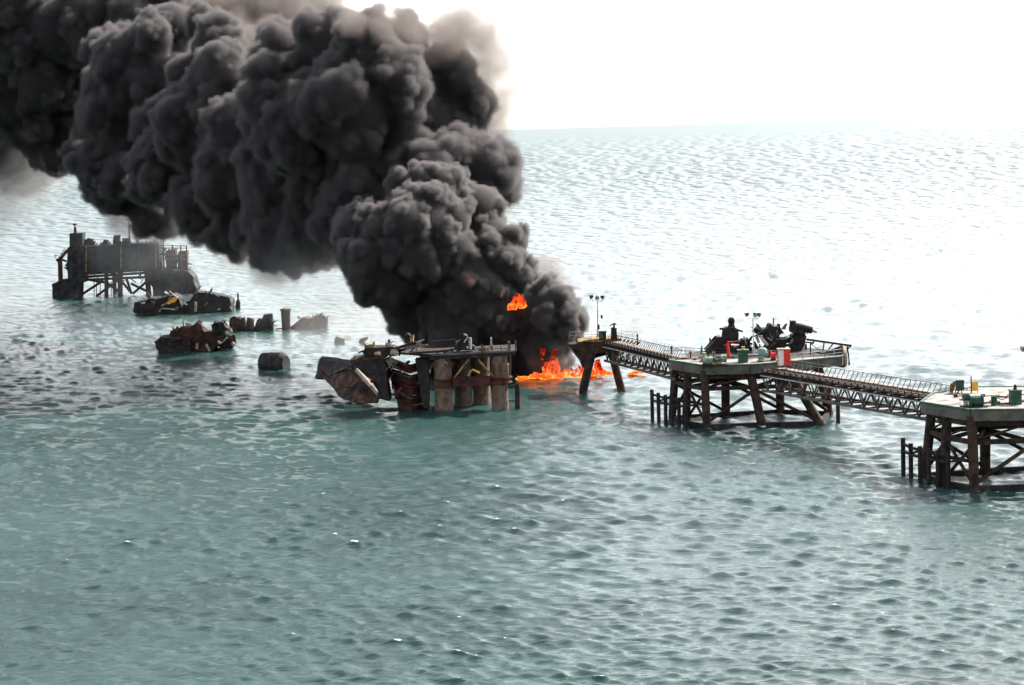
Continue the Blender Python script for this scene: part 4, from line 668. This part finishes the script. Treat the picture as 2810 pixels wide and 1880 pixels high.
em = N('ShaderNodeEmission'); em.inputs[1].default_value = FIRE_E; L(ma.outputs[0], cr.inputs[0]); L(cr.outputs[0], em.inputs[0]); L(em.outputs[0], t.nodes['Material Output'].inputs['Surface'])
fire = thing('sea_fire', 'orange fire burning on the water at the foot of the smoke', 'fire', on_z(1550, 1040))
def tongue(mm, x, y, Y, w, h, lean, sd):
    c = at_y(x, y, Y); c.z = max(c.z, -.2); prof = [(.55, -.04), (1, .08), (1.05, .25), (.9, .5), (.66, .72), (.36, .9), (.04, 1)]; n = 9; vs = []
    for r, z in prof:
        o_ = noise.noise_vector(Vector((sd*3.1, z*2.2, sd)))*w*.5*z
        vs += [c+Vector((r*w*math.cos(2*math.pi*i/n)*(1+.3*noise.noise(Vector((i, z*3, sd)))), r*w*.7*math.sin(2*math.pi*i/n), z*h))+Vector((o_.x+lean*z*h, o_.y, 0)) for i in range(n)]
    m_ = len(prof); mm.add(vs, [(j*n+i, j*n+(i+1) % n, (j+1)*n+(i+1) % n, (j+1)*n+i) for j in range(m_-1) for i in range(n)])
fr = random.Random(5)
for x0, x1, y0, y1, Y, num, hm in ((1424, 1500, 1036, 1043, 423, 60, 1.0), (1490, 1600, 1034, 1041, 424, 80, 1.25), (1590, 1682, 1029, 1035, 425, 70, 1.25), (1726, 1772, 1023, 1029, 427, 34, .8)):
    mm = M()
    for i in range(num):
        x = fr.uniform(x0, x1); f = (x-x0)/(x1-x0); tongue(mm, x, y0+(y1-y0)*(1-f)+fr.uniform(-3, 0), Y+fr.uniform(-3, 2), fr.uniform(.3, 1.0), hm*fr.uniform(.25, 1.15)*(.5+.7*fr.random()**3), fr.uniform(-.6, .25), i+x0)
    mm.build('flame', FIRE, fire, True)
for spots in (((1512, 1006, 1.1), (1522, 1000, 1.0), (1517, 994, .8), (1508, 1014, 1.1), (1526, 1010, .9), (1519, 978, .55), (1522, 966, .5), (1515, 985, .4), (1498, 1016, .7)), ((1488, 972, .5), (1491, 962, .42), (1485, 960, .3), (1487, 982, .35)), ((1640, 1002, .65), (1645, 1010, .7), (1636, 1014, .6), (1650, 1018, .6), (1642, 992, .4), (1630, 1020, .6)), ((1565, 1012, .4), (1580, 1016, .5), (1553, 1020, .5), (1600, 1016, .55), (1592, 1008, .35))):
    mm = M()
    for i, (x, y, r_) in enumerate(spots): mm.lump(at_y(x, y, 420.5), (r_*1.5, r_*1.2, r_*1.9), x*.37+i, .28*min(1, r_*1.3), cuts=6)
    mm.build('tall_flame', FIRE, fire, True)
GLOW = bpy.data.materials.new('flame_glow'); GLOW.use_nodes = True; t = GLOW.node_tree; t.nodes.remove(t.nodes['Principled BSDF']); p_ = t.nodes.new('ShaderNodeVolumePrincipled'); p_.inputs['Density'].default_value = 0; p_.inputs['Emission Strength'].default_value = GLOW_E; p_.inputs['Emission Color'].default_value = (1, .16, .02, 1); t.links.new(p_.outputs[0], t.nodes['Material Output'].inputs['Volume'])
gp = [(at_y(fr.uniform(1426, 1680), 1036-fr.random()*8, 424), fr.uniform(.5, 1.1)) for i in range(60)]+[(at_y(x, y, 420.8), .9) for x, y in ((1512, 1006), (1522, 998), (1518, 985), (1520, 972), (1640, 1004), (1642, 1012), (1489, 968), (1570, 1014))]
gl = points('flame_glow', gp, 'stuff', puff_nodes('flame_glow_puffs', .6, .3, False, GLOW)); gl.parent = fire; gl.matrix_parent_inverse = Matrix.Translation(-fire.location)
fb = thing('fireball', 'small bright fireball breaking through the black smoke', 'fire', at_y(1417, 830, 424)-Vector((0, 0, 2.2)))
mm = M()
for x, y, r, sd in ((1424, 828, 1.3, 1), (1412, 838, 1.0, 2), (1402, 845, .75, 3), (1432, 832, .8, 4), (1418, 820, .8, 5)): mm.lump(at_y(x, y, 424.6), (r*1.3, r*1.2, r*1.3), sd, .34, cuts=7)
mm.build('flame', FIRE, fb, True)
fb = thing('red_glow', 'dull red flame glimpsed in the smoke folds up the column', 'fire', at_y(1285, 770, 424)-Vector((0, 0, 4.5))); mm = M()
for x, y, r, sd in ((1292, 762, .9, 6), (1278, 772, .8, 7), (1284, 782, .6, 8)): mm.lump(at_y(x, y, 425.3), (r*1.2, r*1.1, r*1.7), sd, .34, cuts=7)
mm.build('flame', FIRE, fb, True)
